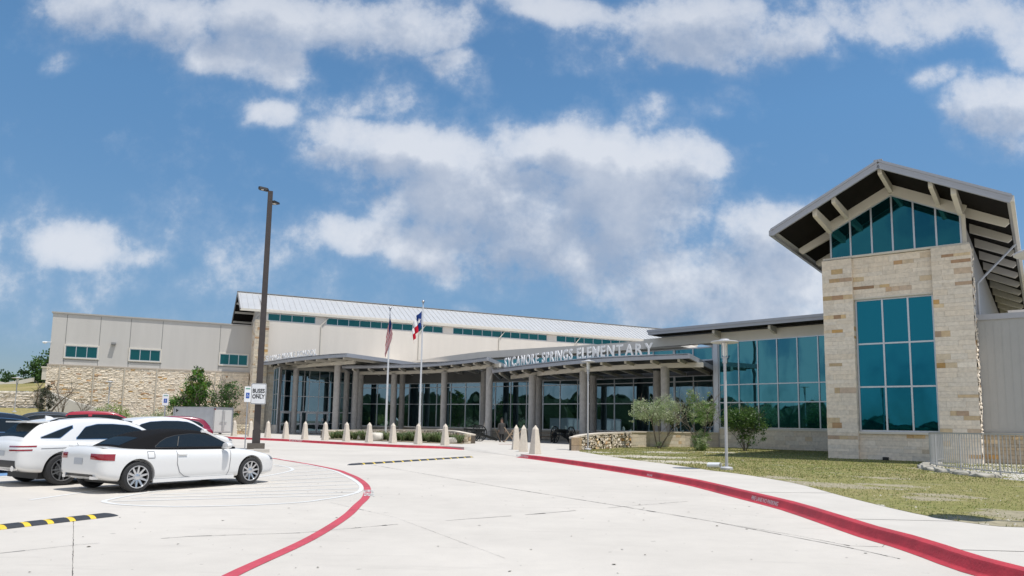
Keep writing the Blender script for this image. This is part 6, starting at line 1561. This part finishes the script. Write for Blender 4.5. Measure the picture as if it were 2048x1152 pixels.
suv = dict(L=4.72, W=1.92, wr=.375, rr=.265, arch=.43, axles=(.96, 3.83), spokes=5, rimm=M_rimd, split=True, crown=.02,
    body=[(0.0, .50, .84, .66), (.04, .42, .97, .78), (.12, .36, 1.05, .85), (.3, .31, 1.075, .90), (.7, .28, 1.08, .945), (1.4, .26, 1.065, .96), (2.4, .26, 1.045, .955), (3.2, .26, 1.03, .955), (3.6, .26, 1.01, .95), (4.0, .27, .96, .935), (4.35, .29, .90, .89), (4.55, .32, .83, .82), (4.67, .38, .76, .72), (4.72, .46, .68, .58)],
    cabin=[(.10, 1.0, 1.03, .70, .56), (.22, 1.0, 1.16, .76, .60), (.40, 1.0, 1.36, .80, .62), (.55, 1.0, 1.48, .82, .63), (.9, 1.0, 1.565, .845, .645), (1.5, 1.0, 1.615, .855, .65), (2.1, 1.0, 1.62, .855, .65), (2.6, 1.0, 1.575, .85, .65), (2.9, 1.0, 1.48, .85, .65), (3.3, 1.0, 1.25, .83, .67), (3.72, .97, 1.02, .80, .70)],
    windows=[dict(lo=[(1.28, 1.095), (3.35, 1.095)], hi=[(1.28, 1.12), (1.5, 1.38), (1.8, 1.455), (2.2, 1.46), (2.6, 1.43), (2.9, 1.34), (3.35, 1.10)]), dict(lo=[(.50, 1.12), (.9, 1.12), (1.20, 1.36)], hi=[(.50, 1.14), (.9, 1.31), (1.20, 1.42)])],
    trimmat=M_chrome, handles=[(1.35, .93), (2.4, .91)], lines=[[(1.25, 1.05), (1.3, .75), (1.45, .55), (1.6, .36), (2.0, .33), (2.38, .33), (2.4, 1.02)], [(2.4, .34), (3.15, .34), (3.25, .6), (3.3, 1.0)], [(.45, .88), (1.3, .90), (2.4, .86), (3.6, .84)]],
    corner=[('tail_lamp', M_tail, 1, -.42, .20, [(-.42, .905), (.20, .915)], [(-.42, .935), (.20, .95)]), ('tail_lamp', M_tail, 1, -.40, .14, [(-.40, .815), (.14, .83)], [(-.40, .85), (.14, .865)]), ('head_lamp', M_head, -1, -.26, .16, [(-.26, .72), (.16, .75)], [(-.26, .80), (.16, .84)])],
    glass_top=[('windscreen', 2.72, 3.6, .58, .66, M_carglass), ('rear_window', .20, .52, .58, .56, M_carglass)], mirror=(3.1, 1.12),
    rear=[('rear_valance', .44, .60, -.68, .68, M_plastic, 1), ('number_plate', .70, .82, -.18, .18, _m['plate'], 1)])
def suv_extra(T, body, cab, hit, bvh, bvg):
    for sg in (-1, 1):
        mb = MB(); P_ = []
        for x in [.75+.2*i for i in range(10)]:
            r = hit(bvg, (x, sg*.56, 3), (0, 0, -1)); P_.append(r[0]+Vector((0, 0, .035 if .8 < x < 2.4 else .0)))
        for a, b in zip(P_, P_[1:]): mb.beam(a, b, .03, .03)
        link('roof_rail', mb.mesh('roof_rail', M_black, smooth=30), T, False)
        mb = MB(); mb.tube((.35, sg*.58, .42), (.0, sg*.60, .42), .065, n=20); q = link('exhaust_pipe', mb.mesh('exhaust_pipe', M_chrome, smooth=40), T, False)
        mb = MB(); mb.lathe([(.05, -.001), (.05, .001)], 16, Vector((0, 0, 0))); 
        # lower cladding along the sill
        mb = MB(); P_ = []
        for x in [1.45+.15*i for i in range(14)]:
            r = hit(bvh, (x, sg*2, .36), (0, -sg, 0)); P_.append(r[0]+Vector((0, sg*.006, -.05)))
        for a, b in zip(P_, P_[1:]): mb.beam(a, b, .04, .08)
        link('sill_cladding', mb.mesh('sill_cladding', M_plastic, smooth=30), T, False)
    r = hit(bvg, (1.0, 0, 3), (0, 0, -1)); mb = MB(); q = r[0]; mb.loft([[q+Vector((x, w, -.02)), q+Vector((x, -w, -.02)), q+Vector((x, -w*.4, h)), q+Vector((x, w*.4, h))] for x, w, h in ((-.10, .03, .07), (.02, .035, .05), (.12, .02, .0))]); link('antenna_fin', mb.mesh('antenna_fin', M_carwhite, smooth=30), T, False)
    mb = MB(); r = hit(bvg, (.55, 0, 3), (0, 0, -1)); mb.loft([[Vector((x, -w, z)), Vector((x, w, z)), Vector((x, w, z+.03)), Vector((x, -w, z+.03))] for x, w, z in ((.26, .52, 1.475), (.5, .58, 1.475), (.7, .6, 1.49))]); link('roof_spoiler', mb.mesh('roof_spoiler', body.data.materials[0], smooth=30), T, False)
suv['extra'] = [suv_extra]
g0 = G(123, 971); near_az = hd_az
car('large white crossover with slit tail lamps parked beside the convertible', suv, M_carwhite, (.96, -.93), g0, near_az)
def vary(sp, L_=1, Hs=1, **kw_):
    n = dict(sp); n['L'] = sp['L']*L_; n['body'] = [(x*L_, a, b*(.5+.5*Hs) if b > .6 else b, w) for x, a, b, w in sp['body']]; n['cabin'] = [(x*L_, a*(.5+.5*Hs), b*Hs, w, v) for x, a, b, w, v in sp['cabin']]
    k = lambda z: z*Hs
    n['windows'] = [dict(lo=[(x*L_, z*(.5+.5*Hs)) for x, z in w_['lo']], hi=[(x*L_, max(k(z)*.99, z*(.5+.5*Hs)+.01)) for x, z in w_['hi']]) for w_ in kw_.pop('wins', sp['windows'])]
    n['axles'] = tuple(a*L_ for a in sp['axles']); n['handles'] = [(x*L_, z) for x, z in sp['handles']]; n['lines'] = [[(x*L_, z) for x, z in l] for l in sp['lines']]
    n['glass_top'] = [(a, b*L_, c_*L_, d, e, f) for a, b, c_, d, e, f in sp['glass_top']]; n['mirror'] = (sp['mirror'][0]*L_, sp['mirror'][1]*(.5+.5*Hs)); n['extra'] = [] ; n.update(kw_); return n
wins2 = [dict(lo=[(.55, 1.13), (3.35, 1.10)], hi=[(.55, 1.17), (.75, 1.33), (1.1, 1.42), (1.6, 1.455), (2.2, 1.46), (2.6, 1.43), (2.9, 1.34), (3.35, 1.12)])]
s3 = vary(suv, .97, 1.0, wins=wins2, trimmat=M_chrome); ef, nf = frame(near_az)
car('white compact crossover behind the convertible facing the bollards', s3, M_carwhite, (4.45, -.85), XY(466, 27.6, 0, 890), near_az, .97)
s4 = vary(suv, 1.02, 1.05, wins=wins2, trimmat=M_chrome)
car('dark crossover at the left picture edge with pale sky on its roof', s4, M_cardark, (2.9, -.9), XY(62, 19.6, 0, 870), near_az, .95)
big = vary(suv, 1.13, 1.17, trimmat=M_black, wins=[dict(lo=[(.30, 1.13), (1.25, 1.12)], hi=[(.30, 1.40), (1.25, 1.46)]), dict(lo=[(1.45, 1.12), (3.35, 1.10)], hi=[(1.45, 1.46), (2.2, 1.46), (2.6, 1.43), (2.9, 1.34), (3.35, 1.12)])])
big['cabin'] = [(.10, 1.1, 1.15, .74, .66), (.16, 1.1, 1.5, .80, .68), (.30, 1.1, 1.78, .84, .68), (.6, 1.1, 1.87, .86, .68), (1.5, 1.1, 1.91, .87, .68), (2.4, 1.1, 1.90, .87, .68), (2.9, 1.1, 1.84, .87, .68), (3.3, 1.1, 1.65, .86, .68), (4.2, 1.06, 1.12, .82, .7)]
car('long red full size wagon with white roof glint, farthest row', big, M_carred, (0, -.9), XY(120, 43.5, 0, 850), 28, 1.0)
s5 = vary(suv, .98, 1.06, wins=wins2, trimmat=M_chrome)
car('maroon crossover facing left in front of the grey trailer', s5, M_carmaroon, (.1, .9), XY(424, 37.5, 0, 860), 207, .97)
s6 = vary(suv, 1.06, 1.07, wins=wins2)
car('charcoal wagon mostly hidden left of the red wagon', s6, M_cargrey, (0, -.9), XY(22, 46.0, 0, 850), 24, 1.06)

# ================================================================ TRAILER
tc_ = XY(424, 57.0, 0, 860); ta, tn = frame(158); 
TR = thing('cargo_trailer', 'grey enclosed cargo trailer with double rear doors behind the maroon car', 'trailer', tc_)
X_ = ta; Y_ = Vector((math.cos(R(68)), math.sin(R(68)), 0))   # along the side, along the rear face
mb = MB(); P_ = [(0, 0), (4.1, 0), (4.1, 2.1), (0, 2.1)]; mb.prism([(tc_.x+X_.x*a+Y_.x*b, tc_.y+X_.y*a+Y_.y*b) for a, b in P_], .45, 2.42); mb.build('box_body', M_trailer, TR)
mb = MB(); mb.prism([(tc_.x+X_.x*a+Y_.x*b, tc_.y+X_.y*a+Y_.y*b) for a, b in ((-.05, -.04), (4.14, -.04), (4.14, 2.14), (-.05, 2.14))], 2.42, 2.50)
for (a, b) in ((-.02, -.02), (-.02, 2.12), (4.12, -.02)): q = tc_+X_*a+Y_*b; mb.beam(q+Zu*.45, q+Zu*2.42, .07, .07)
mb.build('trim_rail', M_alug, TR)
for k in range(2):
    mb = MB(); q = tc_+Y_*(.12+.95*k)-X_*.03; mb.beam(q+Y_*.45+Zu*.55, q+Y_*.45+Zu*2.3, .86, .03, up=-X_) ; d_o = mb.build('door', mat('trailer_door', (.60, .59, .56), .45, nscale=2, namt=.05), TR)
    mb = MB(); z_ = 1.3; mb.tube(q-X_*.05+Y_*(.8 if k == 0 else .1)+Zu*.6, q-X_*.05+Y_*(.8 if k == 0 else .1)+Zu*2.25, .015, n=6); mb.beam(q-X_*.06+Y_*(.55 if k == 0 else .35)+Zu*z_, q-X_*.06+Y_*(.85 if k == 0 else .1)+Zu*z_, .03, .04); mb.build('latch', M_alug, d_o)
mb = MB(); q = tc_-X_*.045+Y_*.16; mb.beam(q+Zu*2.28, q+Zu*2.38, .12, .02, up=-X_); mb.build('marker_lamp', M_tail, TR)
mb = MB(); q = tc_+X_*3.75-Y_*.02; mb.add([q+Zu*2.05+X_*.15, q+Zu*2.33+X_*.15, q+Zu*2.19-X_*.12], [(0, 1, 2)]); mb.build('vent', M_black, TR, fix=False)
for k in range(2):
    mb = MB(); q = tc_+X_*(1.6+.75*k); mb.tube(q-Y_*.02+Zu*.33, q+Y_*.2+Zu*.33, .33, n=20); mb.build('wheel', M_rub, TR, smooth=30)

# ================================================================ UNDER THE CANOPY: cannons, table, trestle, person
def spoked_wheel(mb, c, ax, r=.62, n=12, w=.06):
    a = ax.normalized(); u_ = a.cross(Zu).normalized(); v_ = Zu
    k = 28
    for i in range(k):
        t0, t1 = 6.2832*i/k, 6.2832*(i+1)/k; mb.beam(c+(u_*math.cos(t0)+v_*math.sin(t0))*r, c+(u_*math.cos(t1)+v_*math.sin(t1))*r, .065, w, up=a)
    for i in range(n): t0 = 6.2832*i/n; mb.beam(c+(u_*math.cos(t0)+v_*math.sin(t0))*.08, c+(u_*math.cos(t0)+v_*math.sin(t0))*(r-.02), .04, .035, up=a)
    mb.tube(c-a*.14, c+a*.14, .10, n=12)
def cannon(p, az, label):
    T = thing('cannon', label, 'cannon', p, R(az), 'old field cannons under the canopy')
    for sg in (-1, 1):
        mb = MB(); spoked_wheel(mb, Vector((0, sg*.72, .64)), Vector((0, 1, 0))); mb.build('wheel', M_iron, T, world=False)
    mb = MB(); mb.tube((0, -.72, .64), (0, .72, .64), .05, n=10); mb.beam((.1, -.1, .68), (-1.7, -.05, .12), .09, .2); mb.beam((.1, .1, .68), (-1.7, .05, .12), .09, .2); mb.beam((.1, 0, .75), (-.5, 0, .62), .34, .12); mb.build('carriage', M_wood if False else M_iron, T, world=False)
    mb = MB(); mb.lathe([(.02, -.95), (.06, -.9), (.05, -.84), (.15, -.80), (.165, -.3), (.14, -.25), (.125, .6), (.11, .75), (.135, .82), (.13, .9), (.06, .9), (.055, .6)], 20)
    me = mb.mesh('barrel', M_iron, smooth=35); me.transform(Matrix.Translation((.15, 0, .93)) @ Matrix.Rotation(R(88), 4, 'Y')); link('barrel', me, T, False)
cannon(XY(1126, 55.5, .15, 880), 235, 'black iron cannon on spoked wheels left of the rubble planter wall')
cannon(XY(953, 57.5, .15, 880), 200, 'dark cannon on spoked wheels beside the end of the long planter wall')
tb_ = thing('picnic_table', 'dark low table with benches left of the black iron cannon', 'table', XY(1091, 57, .15, 880), R(10))
mb = MB(); mb.box(-.8, .8, -.35, .35, .72, .77); mb.build('table_top', M_wood, tb_, world=False)
for sg in (-1, 1):
    mb = MB(); mb.box(-.8, .8, sg*.7-.13, sg*.7+.13, .42, .46); mb.build('bench_seat', M_wood, tb_, world=False)
    mb = MB(); mb.beam((sg*.6, -.6, 0), (sg*.6, -.1, .72), .08, .08); mb.beam((sg*.6, .6, 0), (sg*.6, .1, .72), .08, .08); mb.beam((sg*.6, -.75, .38), (sg*.6, .75, .38), .06, .08); mb.build('leg_frame', M_iron, tb_, world=False)
tr_ = thing('timber_trestle', 'pale crossed timber trestle right of the person in grey', 'trestle', XY(1024, 55.2, .15, 880), R(5))
for k, (x0, x1) in enumerate(((-.6, .25), (.25, -.6), (.05, .75), (.75, .0))):
    mb = MB(); mb.beam((x0, .1*k, 0), (x1, .1*k, 1.15-.2*(k > 1)), .07, .07); mb.build('leg', mat('pale_timber', (.36, .27, .19), .8, nscale=8, namt=.2), tr_, world=False)
mb = MB(); mb.beam((-.3, .15, .62), (.5, .15, .58), .06, .07); mb.build('rail', _m['pale_timber'], tr_, world=False)
ph = thing('low_fence', 'short dark metal fence panel behind the person in grey', 'fence', XY(990, 60.5, .15, 880), R(-10))
mb = MB(); mb.beam((-.6, 0, .78), (.6, 0, .78), .03, .03); mb.beam((-.6, 0, .1), (.6, 0, .1), .03, .03); mb.build('rail', M_iron, ph, world=False)
for k in range(7): mb = MB(); mb.beam((-.6+.2*k, 0, 0), (-.6+.2*k, 0, .78), .02, .02); mb.build('bar', M_iron, ph, world=False)

def person(p, az, label):
    T = thing('person', label, 'person', p, R(az))
    V = []; E_ = []; Rd = []
    def add(co, r, par=None):
        V.append(Vector(co)); Rd.append(r)
        if par is not None: E_.append((par, len(V)-1))
        return len(V)-1
    pel = add((0, 0, .95), .13); ab = add((0, 0, 1.12), .125, pel); ch = add((.01, 0, 1.32), .145, ab); nk = add((0, 0, 1.50), .06, ch); hd0 = add((.01, 0, 1.60), .085, nk); hd1 = add((.015, 0, 1.70), .095, hd0); add((.005, 0, 1.78), .07, hd1)
    add((.105, 0, 1.655), .018, hd0)  # nose
    for sg in (-1, 1):
        hp = add((0, sg*.10, .90), .095, pel); kn = add((.02+.03*sg, sg*.11, .49), .06, hp); an = add((-.01+.05*sg, sg*.12, .09), .04, kn); add((.13+.05*sg, sg*.14, .04), .035, an)
        sh = add((0, sg*.19, 1.42), .06, ch); el = add((-.03, sg*.26, 1.14), .045, sh); wr = add((.07, sg*.26, .90), .028, el); pm = add((.09, sg*.26, .84), .030, wr)
        for k, (dx, dz) in enumerate(((.03, -.075), (.012, -.085), (-.006, -.08), (-.022, -.065))):
            f0 = add((.09+dx*.6, sg*.26, .84+dz*.6), .0095, pm); add((.10+dx, sg*.25, .83+dz*1.1), .008, f0)
        add((.135, sg*.245, .82), .010, pm)
    me = bpy.data.meshes.new('body'); me.from_pydata(V, E_, []); o = bpy.data.objects.new('body', me); C.objects.link(o); m_ = o.modifiers.new('s', 'SKIN'); m_.use_smooth_shade = True
    for i, sv_ in enumerate(me.skin_vertices[0].data): sv_.radius = (Rd[i], Rd[i]); sv_.use_root = (i == 0)
    m2_ = o.modifiers.new('u', 'SUBSURF'); m2_.levels = 2; m2_.render_levels = 2
    dg = bpy.context.evaluated_depsgraph_get(); dg.update(); me2 = bpy.data.meshes.new_from_object(o.evaluated_get(dg)); bpy.data.objects.remove(o); me2.materials.clear(); me2.materials.append(M_skin); link('body', me2, T, False)
    def tube_cloth(name, secs, mt):
        mb = MB(); mb.loft([[Vector((cx+rx*math.cos(6.2832*i/20), cy+ry*math.sin(6.2832*i/20), z)) for i in range(20)] for cx, cy, z, rx, ry in secs]); me_ = mb.mesh(name, mt, smooth=60); link(name, me_, T, False)
    tube_cloth('coat', [(0, 0, .62, .21, .27), (0, 0, .80, .19, .24), (0, 0, 1.02, .155, .19), (0, 0, 1.2, .16, .20), (0, 0, 1.38, .16, .215), (0, 0, 1.47, .11, .16), (0, 0, 1.50, .07, .075)], M_coat)
    for sg in (-1, 1):
        tube_cloth('sleeve', [(.065, sg*.26, .91, .045, .045), (-.03, sg*.262, 1.14, .062, .062), (-.0, sg*.22, 1.36, .075, .07), (0, sg*.17, 1.45, .06, .06)], M_coat)
        tube_cloth('trouser_leg', [(-.01+.05*sg, sg*.12, .07, .06, .06), (.02+.03*sg, sg*.11, .49, .08, .08), (0, sg*.10, .88, .11, .11)], M_black)
        tube_cloth('shoe', [(.04+.05*sg, sg*.13, 0.0, .13, .05), (.04+.05*sg, sg*.13, .05, .13, .05), (0+.05*sg, sg*.13, .09, .07, .045)], M_black)
    tube_cloth('hat', [(0, 0, 1.745, .16, .15), (0, 0, 1.755, .16, .15), (0, 0, 1.76, .105, .10), (0, 0, 1.86, .09, .085), (0, 0, 1.87, .03, .03)], mat('hat_felt', (.04, .035, .03), .9))
    for sg in (-1, 1): mb = MB(); mb.lathe([(.001, -.012), (.012, 0), (.001, .012)], 8, Vector((.10, sg*.035, 1.685))); link('eye', mb.mesh('eye', M_black, smooth=True), T, False)
person(XY(1003, 56.2, .15, 880), -70, 'person standing in long grey coat and dark hat under the canopy')
mb = MB(); q = XY(997, 55.6, .15, 880); mb.tube(q+Vector((-.35, 0, 1.15)), q+Vector((.2, 0, .0)), .02, n=6); tag(mb.build('walking_stick', M_wood), 'thin dark stick leaning left of the person in grey', 'stick')
